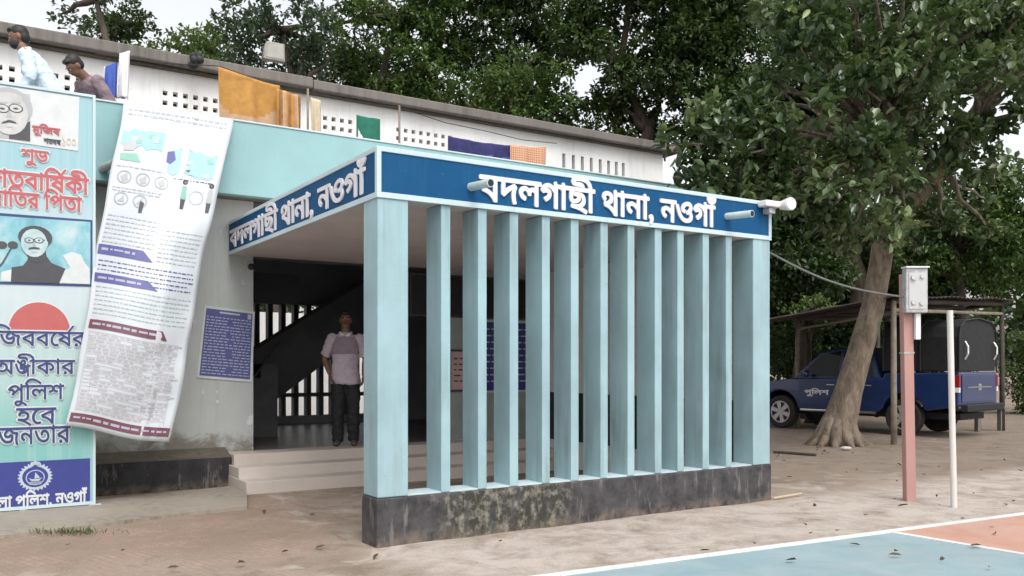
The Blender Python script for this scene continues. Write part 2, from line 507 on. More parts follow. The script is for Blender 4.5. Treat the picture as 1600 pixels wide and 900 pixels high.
# ---------------------------------------------------------------- ground
def ground_mat():
    m, t, bs = nodes_of('trodden dusty earth')
    v = coords(t)
    n1 = noise(t, v, 0.55, 6, 0.62, 0.4)
    n2 = noise(t, v, 3.2, 6, 0.7, 0.6)
    n3 = noise(t, v, 26, 4, 0.7)
    c = mix(t, ramp(t, n1, [(0.35, 0.0), (0.65, 1.0)]), (0.215, 0.16, 0.115), (0.385, 0.32, 0.26))
    c = mix(t, ramp(t, n2, [(0.50, 0.0), (0.64, 0.85)]), c, (0.18, 0.14, 0.105))
    pale = ramp(t, noise(t, v, 1.4, 5, 0.65, 1.0), [(0.55, 0.0), (0.68, 0.8)])
    c = mix(t, pale, c, (0.54, 0.475, 0.425))
    # yard soil beyond the tree: shade under the crowns painted in as darker brown
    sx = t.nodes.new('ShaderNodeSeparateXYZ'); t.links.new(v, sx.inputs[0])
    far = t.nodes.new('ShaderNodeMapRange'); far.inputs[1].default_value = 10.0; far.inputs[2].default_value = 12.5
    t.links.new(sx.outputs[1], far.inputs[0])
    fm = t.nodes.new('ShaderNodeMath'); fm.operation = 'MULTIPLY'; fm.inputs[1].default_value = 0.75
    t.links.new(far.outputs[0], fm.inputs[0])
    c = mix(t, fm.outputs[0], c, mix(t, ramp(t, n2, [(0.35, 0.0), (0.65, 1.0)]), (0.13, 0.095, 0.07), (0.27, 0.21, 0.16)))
    # pale dry dust in front of the porch, damp brown soil on the brick path beside it
    vm = t.nodes.new('ShaderNodeMapping'); vm.vector_type = 'TEXTURE'; vm.inputs['Location'].default_value = tuple(P0); vm.inputs['Rotation'].default_value = (0, 0, THETA)
    t.links.new(v, vm.inputs[0])
    sf = t.nodes.new('ShaderNodeSeparateXYZ'); t.links.new(vm.outputs[0], sf.inputs[0])
    def sat(sock, a, b, wob=0.5):
        w = t.nodes.new('ShaderNodeMath'); w.operation = 'MULTIPLY_ADD'; w.inputs[1].default_value = wob * 2; w.inputs[2].default_value = -wob
        t.links.new(noise(t, v, 1.7, 5, 0.7), w.inputs[0])
        ad = t.nodes.new('ShaderNodeMath'); ad.operation = 'ADD'; t.links.new(sock, ad.inputs[0]); t.links.new(w.outputs[0], ad.inputs[1])
        q = t.nodes.new('ShaderNodeMapRange'); q.inputs[1].default_value = a; q.inputs[2].default_value = b; t.links.new(ad.outputs[0], q.inputs[0])
        return q.outputs[0]
    def mul(a, b, k=None):
        q = t.nodes.new('ShaderNodeMath'); q.operation = 'MULTIPLY'; t.links.new(a, q.inputs[0])
        if k is None: t.links.new(b, q.inputs[1])
        else: q.inputs[1].default_value = k
        return q.outputs[0]
    dust = mul(mul(sat(sf.outputs[0], -0.3, 0.15, .35), sat(sf.outputs[1], 0.3, -0.25, .3)), ramp(t, noise(t, v, 2.4, 6, .72, .5), [(0.36, 0.15), (0.58, 0.95)]))
    c = mix(t, dust, c, mix(t, n3, (0.43, 0.365, 0.315), (0.57, 0.505, 0.455)))
    damp = mul(mul(sat(sf.outputs[0], 0.15, -0.3, .4), sat(sf.outputs[1], -0.6, 0.9, .6)), None, 0.75)
    c = mix(t, damp, c, mix(t, n2, (0.17, 0.115, 0.08), (0.34, 0.245, 0.18)))
    # half-buried brick soling on the left
    bv = t.nodes.new('ShaderNodeMapping'); bv.inputs['Rotation'].default_value = (0, 0, THETA + 0.15)
    tc = t.nodes.new('ShaderNodeTexCoord'); t.links.new(tc.outputs['Object'], bv.inputs[0])
    br = N(t, 'ShaderNodeTexBrick', Scale=4.0)
    br.inputs['Color1'].default_value = c4((0.36, 0.22, 0.17)); br.inputs['Color2'].default_value = c4((0.42, 0.30, 0.24))
    br.inputs['Mortar'].default_value = c4((0.25, 0.19, 0.145)); br.inputs['Mortar Size'].default_value = 0.03
    t.links.new(bv.outputs[0], br.inputs['Vector'])
    lf = t.nodes.new('ShaderNodeMapRange'); lf.inputs[1].default_value = -0.9; lf.inputs[2].default_value = -1.6
    t.links.new(sx.outputs[0], lf.inputs[0])
    lm = t.nodes.new('ShaderNodeMath'); lm.operation = 'MULTIPLY'
    t.links.new(lf.outputs[0], lm.inputs[0]); t.links.new(ramp(t, noise(t, v, 1.9, 5, 0.7), [(0.46, 0.0), (0.64, 0.6)]), lm.inputs[1])
    c = mix(t, lm.outputs[0], c, br.outputs[0])
    c = mix(t, ramp(t, n3, [(0.62, 0.0), (0.72, 0.6)]), c, (0.15, 0.12, 0.09))
    c = mix(t, ramp(t, noise(t, v, 75, 3, 0.8), [(0.60, 0.0), (0.68, 0.7)]), c, (0.13, 0.10, 0.08))
    c = mix(t, ramp(t, noise(t, v, 48, 3, 0.8), [(0.63, 0.0), (0.70, 0.6)]), c, (0.62, 0.57, 0.52))
    t.links.new(c, bs.inputs['Base Color'])
    bs.inputs['Roughness'].default_value = 0.95
    n4 = noise(t, v, 60, 4, 0.75)
    h = t.nodes.new('ShaderNodeMath'); h.operation = 'ADD'
    t.links.new(n4, h.inputs[0]); t.links.new(n3, h.inputs[1])
    bump(t, bs, h.outputs[0], 0.8, 0.015)
    return m

def build_ground():
    xs = np.concatenate([[-600, -200, -80, -30], np.arange(-14, 20.01, 0.16), [30, 60, 200, 600]])
    ys = np.concatenate([[-300, -60, -15], np.arange(-2, 26.01, 0.16), [32, 50, 120, 400, 900]])
    X, Y = np.meshgrid(xs, ys)
    nz = rng.normal(0, 1, X.shape)
    for _ in range(3):
        nz = (nz + np.roll(nz, 1, 0) + np.roll(nz, -1, 0) + np.roll(nz, 1, 1) + np.roll(nz, -1, 1)) / 5
    Z = np.clip(nz * 0.013 - 0.010, -0.05, -0.002)
    far = (np.abs(X - 3) > 16) | (Y > 25) | (Y < -1)
    Z[far] = -0.01
    h, w = X.shape
    v = np.stack([X, Y, Z], -1).reshape(-1, 3)
    idx = np.arange(h * w).reshape(h, w)
    f = np.stack([idx[:-1, :-1], idx[:-1, 1:], idx[1:, 1:], idx[1:, :-1]], -1).reshape(-1, 4)
    me = bpy.data.meshes.new('ground')
    me.from_pydata(v.tolist(), [], f.tolist())
    me.polygons.foreach_set('use_smooth', [True] * len(f))
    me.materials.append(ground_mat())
    o = bpy.data.objects.new('ground', me)
    COL.objects.link(o)
    tag(o, kind='structure')
build_ground()

# painted sports court in the right foreground
def court_paint(name, c0, c1):
    m, t, bs = nodes_of(name)
    v = coords(t)
    n = noise(t, v, 2.2, 6, 0.65, 0.5)
    c = mix(t, ramp(t, n, [(0.35, 0.0), (0.7, 1.0)]), c0, c1)
    c = mix(t, ramp(t, noise(t, v, 14, 5, 0.75), [(0.57, 0.0), (0.70, 0.6)]), c, (0.30, 0.28, 0.25))
    c = mix(t, ramp(t, noise(t, v, 0.9, 6, 0.7, .8), [(0.48, 0.0), (0.7, 0.4)]), c, (0.36, 0.34, 0.32))
    t.links.new(c, bs.inputs['Base Color'])
    bs.inputs['Roughness'].default_value = 0.7
    bump(t, bs, n, 0.2, 0.01)
    return m
K0 = gp(872, 898); K1 = gp(1385, 831); K2 = gp(1610, 869)
U = (K1 - K0).normalized()
W = (K2 - K1).normalized()
NU = Vector((U.y, -U.x, 0))
def flat(name, pts, z, m):
    mb = MB()
    n = len(pts)
    mb.add([(p.x, p.y, z) for p in pts] + [(p.x, p.y, -0.06) for p in pts],
           [tuple(range(n))] + [(i, (i + 1) % n, n + (i + 1) % n, n + i) for i in range(n)])
    return tag(mb.build(name, m), kind='structure')
far0, far1 = K0 - U * 9, K1 + U * 14
flat('court', [far0, far0 + NU * 16, far1 + NU * 16, far1], 0.004, court_paint('court blue paint', (0.205, 0.305, 0.335), (0.285, 0.37, 0.39)))
q = 0.0
flat('court_key', [K1, K1 + W * 3.6, K1 + W * 3.6 + U * 5.2, K1 + U * 5.2], 0.008, court_paint('court salmon paint', (0.44, 0.23, 0.17), (0.49, 0.30, 0.235)))
mline = court_paint('court white line', (0.62, 0.62, 0.61), (0.72, 0.71, 0.71))
wl = 0.062
NW = Vector((-W.y, W.x, 0))
flat('court_line', [far0 - NU * 0.02, far0 + NU * wl, far1 + NU * wl, far1 - NU * 0.02], 0.012, mline)
s0 = K1 + NU * (wl + 0.003) + W * 0.0
flat('court_line', [K1 - NW * wl / 2 + NU * 0.07, K1 + W * 3.6 - NW * wl / 2, K1 + W * 3.6 + NW * wl / 2, K1 + NW * wl / 2 + NU * 0.07 + W * 0.05], 0.0125, mline)

# ---------------------------------------------------------------- portico
ST = 'police_station'
TOPZ, FASZ, PLZ, SLZ = 3.18, 2.775, 0.375, 0.385
L = s_at(1203)
DW = 4.45                                        # main wall plane
FL = 0.38                                        # hall floor level
por = empty('entrance_porch', P0, THETA, 'pale teal entrance porch with blue lettered fascia and a row of vertical concrete fins', 'porch')
pw = s_at(638)
pr = s_at(1177)
MB().box(0, pw, 0, 0.285, PLZ + .003, FASZ).build('pillar', M['teal'], por, bevel=0.008)
MB().box(pr, L, 0, 0.285, PLZ + .003, FASZ).build('pillar', M['teal'], por, bevel=0.008)
edges = [(690, 705.5), (749, 761), (798, 811), (848, 861), (894, 905), (940, 951), (982, 993), (1024, 1036), (1060, 1070), (1099, 1110), (1136, 1145)]
for a, b in edges:
    sc_ = (s_at(a) + s_at(b)) / 2
    w_ = 0.088 + random.uniform(-.003, .003)
    MB().box(sc_ - w_ / 2, sc_ + w_ / 2, 0.012, 0.285, PLZ + .003, FASZ).build('fin', M['teal'], por, bevel=0.006)
MB().box(-0.012, L + 0.012, -0.012, 0.30, -0.10, PLZ).build('plinth', M['plinth'], por, bevel=0.012)
MB().box(pw + .002, pr - .002, 0.02, 0.27, PLZ - .02, PLZ + 0.012).build('plinth_capping', M['trim'], por)
MB().box(L - 0.12, L, 0.287, DW - .01, 0, FASZ).build('side_wall', M['side_wall'], por)
MB().box(L - 0.135, L - 0.121, 0.32, DW - .02, FL, 1.05).build('dado', M['dado'], por)
# canopy slab with the blue fascia
can = MB().box(0.004, L - .004, 0.004, DW - .004, FASZ + .004, TOPZ - .004).build('canopy', M['soffit'], por)
fz0, fz1 = FASZ + 0.042, TOPZ - 0.04
tw = 0.028
MB().box(tw, L - tw, -0.004, 0.003, fz0, fz1).build('fascia_panel', M['blue'], can)
MB().box(-0.004, 0.003, tw, DW - 0.05, fz0, fz1).build('fascia_panel', M['blue'], can)
tr = MB()
tr.box(-0.012, L + .012, -0.014, 0.0035, FASZ - .004, fz0)
tr.box(-0.012, L + .012, -0.014, 0.0035, fz1, TOPZ)
tr.box(-0.0125, tw, -0.0145, 0.0038, fz0 - .004, fz1 + .004)
tr.box(L - tw, L + .0125, -0.0145, 0.0038, fz0 - .004, fz1 + .004)
tr.box(-0.013, 0.0036, 0.0037, DW - .06, FASZ - .0045, fz0 - .0005)
tr.box(-0.013, 0.0036, 0.0037, DW - .06, fz1 + .0005, TOPZ + .0005)
tr.box(-0.0135, 0.0038, 0.004, tw, fz0 - .0035, fz1 + .0035)
tr.build('fascia_trim', M['trim'], can, bevel=0.004)
lt = MB()
letters(lt, SIGN, (s_at(747), s_at(1117), 2.797, 3.160), lambda u, v, w: (u, -0.006 - w, v), 0.014, 0.027)
lt.build('lettering', M['letter'], can)
lt = MB()
dl0, dl1 = d_at(574), d_at(361)
letters(lt, SIGN, (0.0, dl1 - dl0, 2.80, 3.155), lambda u, v, w: (-0.006 - w, dl1 - u, v), 0.010, 0.022)
lt.build('lettering', M['letter'], can)
# rain spouts through the fascia
for px, py in ((735, 292), (1135, 338)):
    s, d, z = on_d(px, py, 0.0)
    mb = MB()
    n = 14
    p0, p1 = Vector((s, 0.02, z)), Vector((s + 0.02, -0.30, z - 0.015))
    if px > 1000: p1 = Vector((s + 0.03, -0.32, z - 0.015))
    mb.tube([p0, p1], 0.036, n)
    mb2 = MB(); mb2.tube([p1 - (p1 - p0).normalized() * .004, p1 + (p1 - p0).normalized() * .002], 0.029, n)
    o = mb.build('rain_spout', M['pvc'], can, smooth=False)
    mb2.build('spout_mouth', M['black'], None).parent = o

# ---------------------------------------------------------------- main building
bld = empty('police_station', P0, THETA, 'two storey police station with grey lower wall, teal parapet and white ventilated upper wall', 'building')
sj = s_at(396, DW)
SL, SR, DB = -7.5, 9.0, 9.2
ZT = 3.50                                        # terrace level
RZ = 5.78                                        # top of the roof slab
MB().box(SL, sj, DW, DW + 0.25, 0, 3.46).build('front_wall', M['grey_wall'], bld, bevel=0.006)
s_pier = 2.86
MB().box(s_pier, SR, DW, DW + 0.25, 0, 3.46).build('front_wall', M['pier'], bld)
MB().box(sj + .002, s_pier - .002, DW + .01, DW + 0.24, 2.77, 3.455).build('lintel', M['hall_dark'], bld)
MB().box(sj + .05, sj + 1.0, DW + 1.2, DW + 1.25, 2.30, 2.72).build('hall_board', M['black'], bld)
# platform plinth along the wall and its dirty ledge
sp_ = s_at(362, 4.15)
MB().box(SL, sp_, 4.15, DW - .002, -0.1, 0.34).build('plinth', M['plinth2'], bld, bevel=0.012)
MB().add([(SL, 4.155, 0.343), (sp_, 4.155, 0.343), (sp_, DW - .003, 0.44), (SL, DW - .003, 0.44)], [(0, 1, 2, 3)]).build('ledge', M['dirt_ledge'], bld)
st = MB()
for i, (d0, z1) in enumerate(((3.40, 0.13), (3.73, 0.255), (4.06, FL))):
    st.box((s_at(385, 3.40), s_at(373, 3.73), sp_ + .004)[i], L - 0.14, d0, DW + .0 if i == 2 else 4.3, -0.05 + i * .001, z1 - i * .0004)
st.build('entrance_steps', M['step'], bld, bevel=0.008)
# parapet: projecting teal band round the terrace
MB().box(SL - .3, SR, 4.10, 4.24, 3.46, 4.33).build('parapet', M['teal_band'], bld, bevel=0.006)
MB().box(SL - .3, SR, 4.085, 4.26, 4.332, 4.352).build('parapet_coping', M['trim'], bld, bevel=0.005)
MB().box(SL - .3, SR, 4.245, DB + 1, 3.462, ZT).build('terrace_slab', M['slab'], bld)
# hall
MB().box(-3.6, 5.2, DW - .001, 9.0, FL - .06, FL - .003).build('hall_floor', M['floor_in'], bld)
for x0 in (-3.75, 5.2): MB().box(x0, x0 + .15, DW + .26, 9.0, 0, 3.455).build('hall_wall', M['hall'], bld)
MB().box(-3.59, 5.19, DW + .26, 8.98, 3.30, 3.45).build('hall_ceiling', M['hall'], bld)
bw = MB()
bw.box(-3.75, 1.55, 9.0, 9.2, 0, 3.455)
bw.box(3.9, 5.35, 9.0, 9.2, 0, 3.455)
bw.box(1.552, 3.898, 9.0, 9.2, 2.52, 3.45)
bw.box(1.552, 3.898, 9.0, 9.2, 0, 0.52)
bw.build('back_wall', M['hall'], bld)
lv = MB()
x = 1.66
while x < 3.86:
    lv.box(x, x + 0.085, 9.02, 9.18, 0.521, 2.519); x += 0.235
lv.box(1.553, 3.897, 9.04, 9.16, 0.86, 0.93)
lv.build('louvre_fins', M['hall_dark'], bld)
# staircase seen through the doorway
stc = MB()
up = [(1.20, 0.85), (1.20, 1.66), (3.30, 3.0), (3.30, 2.05)]
up = [(1.20, 0.62), (1.20, 1.67), (3.25, 2.96), (3.25, 2.10)]
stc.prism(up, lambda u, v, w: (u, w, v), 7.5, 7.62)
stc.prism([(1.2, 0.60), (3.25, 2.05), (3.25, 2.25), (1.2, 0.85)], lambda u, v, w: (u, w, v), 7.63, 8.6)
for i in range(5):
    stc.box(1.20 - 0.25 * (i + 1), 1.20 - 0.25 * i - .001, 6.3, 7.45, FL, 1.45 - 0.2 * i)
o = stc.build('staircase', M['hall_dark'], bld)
hr = MB(); hr.prism([(1.16, 1.72), (1.24, 1.78), (0.62, 0.95), (0.55, 0.9)], lambda u, v, w: (u, w, v), 6.24, 6.29)
hr.build('handrail', M['wood_dark'], o)
MB().tube([(1.2, 7.49, 1.70), (3.25, 7.49, 2.99)], 0.03, 8).build('handrail', M['wood_dark'], o)
# upper storey: whitewashed wall with rows of square vents
DU = 6.6
def pierced(holes, s0, s1, z0, z1, d0, d1):
    xs = sorted({s0, s1, *[h[0] for h in holes], *[h[1] for h in holes]})
    zs = sorted({z0, z1, *[h[2] for h in holes], *[h[3] for h in holes]})
    def solid(i, j):
        if i < 0 or j < 0 or i >= len(xs) - 1 or j >= len(zs) - 1: return None
        cx, cz = (xs[i] + xs[i + 1]) / 2, (zs[j] + zs[j + 1]) / 2
        return not any(h[0] < cx < h[1] and h[2] < cz < h[3] for h in holes)
    mb = MB()
    for i in range(len(xs) - 1):
        for j in range(len(zs) - 1):
            if not solid(i, j): continue
            a, b, c, e = xs[i], xs[i + 1], zs[j], zs[j + 1]
            mb.add([(a, d0, c), (b, d0, c), (b, d0, e), (a, d0, e)], [(0, 1, 2, 3)])
            mb.add([(a, d1, c), (b, d1, c), (b, d1, e), (a, d1, e)], [(3, 2, 1, 0)])
            for di, dj, q in ((1, 0, [(b, d0, c), (b, d1, c), (b, d1, e), (b, d0, e)]), (-1, 0, [(a, d0, c), (a, d0, e), (a, d1, e), (a, d1, c)]),
                              (0, 1, [(a, d0, e), (b, d0, e), (b, d1, e), (a, d1, e)]), (0, -1, [(a, d0, c), (a, d1, c), (b, d1, c), (b, d0, c)])):
                if solid(i + di, j + dj) is not True: mb.add(q, [(0, 1, 2, 3)])
    return mb
holes = []
hz0, hz1 = 5.125, 5.30
def vent_cols(pxs):
    for px in pxs:
        s = s_at(px, DU)
        for z in (hz0, hz1 - 0.045):
            holes.append((s - 0.034, s + 0.034, z - 0.034, z + 0.034))
def vent_run(px0, n, pitch=0.138):
    s = s_at(px0, DU)
    for k in range(n):
        for z in (hz0, hz0 + 0.138):
            holes.append((s + k * pitch - 0.033, s + k * pitch + 0.033, z - 0.033, z + 0.033))
for px0, n in ((-60, 6), (87, 7), (258, 6), (508, 7), (622, 8)):
    vent_run(px0, n)
for px in (881, 896, 910, 924, 938, 951, 963, 974):
    s = s_at(px, DU)
    holes.append((s - 0.035, s + 0.035, 4.62, 5.30))
pierced(holes, SL, SR, ZT, 5.58, DU, DU + 0.12).build('upper_wall', M['white_wall'], bld)
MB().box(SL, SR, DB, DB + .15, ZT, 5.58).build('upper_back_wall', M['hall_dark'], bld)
MB().box(SR - .14, SR, DU + .125, DB - .005, ZT, 5.58).build('upper_end_wall', M['white_wall'], bld)
rs = MB()
sbk = s_at(492, DU - .3)
rs.box(SL - .3, sbk, DU - 0.24, DB + .5, 5.62, RZ - .0)
rs.box(sbk + .01, SR + .3, DU - 0.22, DB + .5, 5.61, RZ - .02)
rs.build('roof_slab', M['slab'], bld, bevel=0.02)
rl = MB()
rl.box(SL - .2, SR + .2, DU - 0.10, DU + .5, 5.581, 5.608)
rl.build('roof_ledge', M['dirt_ledge'], bld)

# white compound wall behind, seen bright through the louvres
bwl = empty('compound_wall', fr(-4, 14.5), THETA, 'white compound wall seen between the louvre bars at the back of the hall', 'wall')
MB().box(0, 14, 0, 0.2, 0, 2.7).build('wall_face', M['white_wall'], bwl)

# ---------------------------------------------------------------- foliage
def leaves_mesh(name, cen, dirs, nor, ln, wd, mat):
    n = len(cen)
    dirs = dirs / np.linalg.norm(dirs, axis=1, keepdims=True)
    side = np.cross(dirs, nor)
    side /= np.linalg.norm(side, axis=1, keepdims=True) + 1e-9
    up = np.cross(side, dirs)
    ln = ln[:, None]; wd = wd[:, None]
    base = cen
    tip = cen + dirs * ln - up * ln * 0.12
    l1 = cen + dirs * ln * .3 + side * wd * .42 + up * wd * .16
    l2 = cen + dirs * ln * .68 + side * wd * .46 + up * wd * .12
    r1 = cen + dirs * ln * .3 - side * wd * .42 + up * wd * .16
    r2 = cen + dirs * ln * .68 - side * wd * .46 + up * wd * .12
    v = np.stack([base, l1, l2, tip, r2, r1], 1).reshape(-1, 3).astype(np.float32)
    b = np.arange(n)[:, None] * 6
    f = np.concatenate([b + np.array([[0, 3, 2, 1]]), b + np.array([[0, 5, 4, 3]])], 1).reshape(-1).astype(np.int32)
    me = bpy.data.meshes.new(name)
    me.vertices.add(len(v)); me.vertices.foreach_set('co', v.ravel())
    me.loops.add(len(f)); me.loops.foreach_set('vertex_index', f)
    me.polygons.add(n * 2)
    me.polygons.foreach_set('loop_start', np.arange(0, n * 8, 4, dtype=np.int32))
    me.polygons.foreach_set('loop_total', np.full(n * 2, 4, dtype=np.int32))
    me.materials.append(mat)
    me.update(calc_edges=True)
    me.validate()
    return me

def unit(n):
    a = rng.normal(size=(n, 3))
    return a / np.linalg.norm(a, axis=1, keepdims=True)

def crown(lobes, per_m2, ln, wd, mat, rosette=7, shell=0.55, droop=0.0):
    """lobes: (x, y, z, r) in metres; leaves grow in whorls at twig ends spread through each lobe"""
    C_, D_, N_, Ls, Ws = [], [], [], [], []
    for x, y, z, r in lobes:
        k = max(6, int(per_m2 * r * r * 4 / rosette))
        u = unit(k)
        u[:, 2] = u[:, 2] * 0.85 + 0.08
        rad = r * (shell + (1.05 - shell) * rng.random(k) ** 0.6)
        p = np.array([x, y, z]) + u * rad[:, None] * np.array([1.08, 1.0, 0.85])
        tw = u + rng.normal(size=(k, 3)) * 0.45 + np.array([0, 0, 0.35 - droop])
        tw /= np.linalg.norm(tw, axis=1, keepdims=True)
        for _ in range(rosette):
            d = tw * (0.35 + 0.5 * rng.random((k, 1))) + unit(k) * 0.9 + np.array([0, 0, -0.1 - droop])
            C_.append(p + rng.normal(size=(k, 3)) * ln * 0.35)
            D_.append(d)
            N_.append(tw * 0.55 + np.array([0, 0, 1.1]) + rng.normal(size=(k, 3)) * 0.35)
            Ls.append(ln * (0.65 + 0.6 * rng.random(k)))
            Ws.append(wd * (0.7 + 0.5 * rng.random(k)))
    return leaves_mesh('crown', np.concatenate(C_), np.concatenate(D_), np.concatenate(N_), np.concatenate(Ls), np.concatenate(Ws), mat)

def wobble(p, q, n=5, amt=0.12):
    p, q = Vector(p), Vector(q)
    out = []
    for i in range(n + 1):
        t = i / n
        w = p.lerp(q, t)
        if 0 < i < n: w += Vector((random.uniform(-1, 1), random.uniform(-1, 1), random.uniform(-.5, .5))) * amt * (q - p).length * 0.5
        out.append(w)
    return out

def bg_tree(label, cx, cy, depth, rx, ry, nl, lobe, per, ln, mat, name='tree', cat='tree', group='trees behind the station', trunk=True, base=None, shell=0.5, seed=0):
    random.seed(seed * 13 + 5)
    per, ln = per * 2.0, ln * 0.76
    k = depth / F
    c = at(cx, cy, depth)
    lobes = []
    nl, lobe, per = int(nl * 1.9), lobe * 0.74, per * 1.05
    for i in range(nl):
        a, rr = random.random() * 2 * math.pi, math.sqrt(random.random())
        lobes.append((c.x + math.cos(a) * rr * rx * k, c.y + random.uniform(-1, 1) * 0.55 * rx * k, c.z + math.sin(a) * rr * ry * k, lobe * k * random.uniform(0.65, 1.2)))
    bx = c.x if base is None else (base - 800) * k
    t = empty(name, (bx, depth, 0), 0, label, cat, group)
    off = Vector((bx, depth, 0))
    me = crown([(x - off.x, y - off.y, z, r) for x, y, z, r in lobes], per, ln, ln * 0.55, mat, shell=shell)
    o = bpy.data.objects.new('crown', me); COL.objects.link(o); o.parent = t
    if trunk:
        mb = MB()
        top = Vector((c.x - off.x, 0, c.z + ry * k * 0.25))
        pts = wobble((0, 0, -0.1), top, 6, 0.10)
        tr_ = 0.02 * (c.z + ry * k) + 0.06
        mb.tube(pts, [tr_ * (1.25 - 1.05 * i / 6) for i in range(7)], 9)
        for x, y, z, r in lobes[::4]:
            e = Vector((x - off.x, y - off.y, z))
            s = min(pts[2:], key=lambda p: (p - e).length + max(0, p.z - e.z) * 2)
            mb.tube(wobble(s, e, 4, 0.16), [tr_ * .42, tr_ * .34, tr_ * .25, tr_ * .16, tr_ * .07], 6)
        mb.build('trunk', M['bark_dark'], t, smooth=True)
    return t

bg_tree('thin grey green tree with bare twigs at the far left above the roof', 150, 12, 24, 70, 55, 8, 26, 34, 0.20, M['leaf_blue'], seed=1, shell=0.3)
bg_tree('light yellow green tree low above the roof left of the orange sheet', 290, 88, 27, 75, 38, 14, 32, 75, 0.20, M['leaf_lite'], seed=2)
bg_tree('dark bushy tree at the far left, right of the thin twiggy tree', 185, 48, 28, 42, 40, 10, 32, 80, 0.20, M['leaf_dark'], seed=3)
bg_tree('grey green lacy tree rising behind the beige roof floodlight', 440, 70, 24, 88, 90, 24, 36, 62, 0.20, M['leaf_blue'], seed=4, shell=0.35)
bg_tree('bright mid green tree behind the roof, right of the lacy grey tree', 620, 60, 27, 105, 130, 34, 44, 72, 0.20, M['leaf_mid'], seed=5)
bg_tree('dark green tree behind the roof above the green cloth', 560, 150, 30, 120, 60, 26, 42, 90, 0.22, M['leaf_dark'], seed=6)
bg_tree('tall dark tree behind the roof above the navy cloth', 790, 60, 29, 105, 150, 34, 46, 80, 0.22, M['leaf_dark'], seed=7)
bg_tree('olive green tree low behind the roof above the checked cloth', 800, 160, 26, 95, 55, 20, 38, 72, 0.20, M['leaf_mid'], seed=8)
bg_tree('tall dense dark tree above the right end of the upper wall', 985, 30, 26, 110, 130, 34, 48, 82, 0.22, M['leaf_dark'], seed=9)
bg_tree('low loose green tree just above the slotted vents at the right end of the roof', 965, 205, 27, 75, 55, 18, 36, 60, 0.20, M['leaf_mid'], seed=41)
bg_tree('dark tree filling the gap beside the broad leaved tree', 1130, 110, 25, 95, 150, 30, 50, 90, 0.22, M['leaf_dark'], seed=10)
bg_tree('dark shade tree standing behind the right end of the porch', 1255, 330, 24, 95, 130, 34, 50, 100, 0.22, M['leaf_dark'], seed=11, name='shade_tree')
bg_tree('tall dark tree towering over the tin shed', 1330, 120, 27, 130, 150, 36, 55, 90, 0.22, M['leaf_dark'], seed=12, name='shade_tree')
bg_tree('leafy green tree behind the shed at the right edge', 1500, 360, 26, 120, 95, 34, 46, 85, 0.20, M['leaf_mid'], seed=13)
bg_tree('dark drooping tree in the top right corner', 1560, 40, 24, 110, 90, 22, 50, 72, 0.22, M['leaf_dark'], seed=14, base=1790)
bg_tree('light green bush behind the parked pickup at the right edge', 1600, 590, 26, 40, 60, 16, 30, 110, 0.16, M['leaf_lite'], name='bush', cat='bush', group='bushes behind the shed', trunk=False, seed=15)
bg_tree('dark bush behind the front of the parked pickup', 1290, 530, 27, 110, 45, 22, 38, 120, 0.18, M['leaf_dark'], name='bush', cat='bush', group='bushes behind the shed', trunk=False, seed=16)
bg_tree('dark bush behind the cab of the parked pickup', 1440, 540, 29, 70, 60, 18, 40, 120, 0.18, M['leaf_dark'], name='bush', cat='bush', group='bushes behind the shed', trunk=False, seed=17)
bg_tree('yellow green shrub with few leaves behind the leaning trunk', 1265, 490, 22, 32, 26, 7, 18, 60, 0.16, M['leaf_lite'], name='shrub', cat='shrub', group='bushes behind the shed', trunk=True, seed=18, shell=0.2)

bg_tree('dense dark thicket behind the parking shed, left of the leaning trunk', 1235, 430, 29, 90, 95, 40, 50, 95, 0.22, M['leaf_dark'], name='thicket', cat='thicket', group='thickets behind the shed', trunk=False, seed=31)
bg_tree('dense dark thicket behind the parking shed, right of the leaning trunk', 1400, 420, 30, 100, 85, 40, 50, 95, 0.22, M['leaf_dark'], name='thicket', cat='thicket', group='thickets behind the shed', trunk=False, seed=32)
bg_tree('low dark thicket under the tin roof behind the pickup', 1330, 540, 31, 150, 50, 44, 44, 100, 0.22, M['leaf_dark'], name='thicket', cat='thicket', group='thickets behind the shed', trunk=False, seed=33)
bg_tree('green thicket right of the parking shed under the corner tree', 1560, 400, 29, 70, 60, 22, 44, 80, 0.22, M['leaf_mid'], name='thicket', cat='thicket', group='thickets behind the shed', trunk=False, seed=34)
# a far wood closes the horizon all round the back
_lb = []
random.seed(77)
for i in range(150):
    a = R(-75 + 150 * random.random()); rr = random.uniform(62, 74)
    if 24.5 < math.degrees(a) < 30: continue
    _lb.append((math.sin(a) * rr, math.cos(a) * rr, random.uniform(1.0, 7.0), random.uniform(2.2, 3.6)))
o = bpy.data.objects.new('far_wood', crown(_lb, 9, 0.7, 0.42, M['leaf_dark'], shell=0.5)); COL.objects.link(o); tag(o, kind='stuff')

# the broad leaved tree in front, its trunk leaning over the yard
random.seed(5)
Yt = 16.0
tb = at(1308, 570, Yt); tb.z = 0
front = empty('broad_leaved_tree', tb, 0, 'large broad leaved tree with a leaning trunk growing beside the porch', 'tree')
rel = lambda px, py, y: at(px, py, y) - tb
tk = MB()
path = [rel(1306, 695, Yt) + Vector((0, 0, -.05)), rel(1312, 660, Yt), rel(1326, 610, Yt), rel(1345, 545, Yt), rel(1364, 480, Yt), rel(1376, 410, Yt - .1), rel(1383, 350, Yt - .3), rel(1392, 300, Yt - .6)]
tk.tube(path, [0.40, 0.30, 0.24, 0.215, 0.20, 0.19, 0.18, 0.17], 18)
lb = [rel(1378, 380, Yt - .2), rel(1425, 310, Yt - .6), rel(1465, 262, Yt - 1), rel(1520, 190, Yt - 1.4), rel(1575, 110, Yt - 1.6)]
tk.tube(lb, [0.20, 0.20, 0.19, 0.16, 0.12], 10)
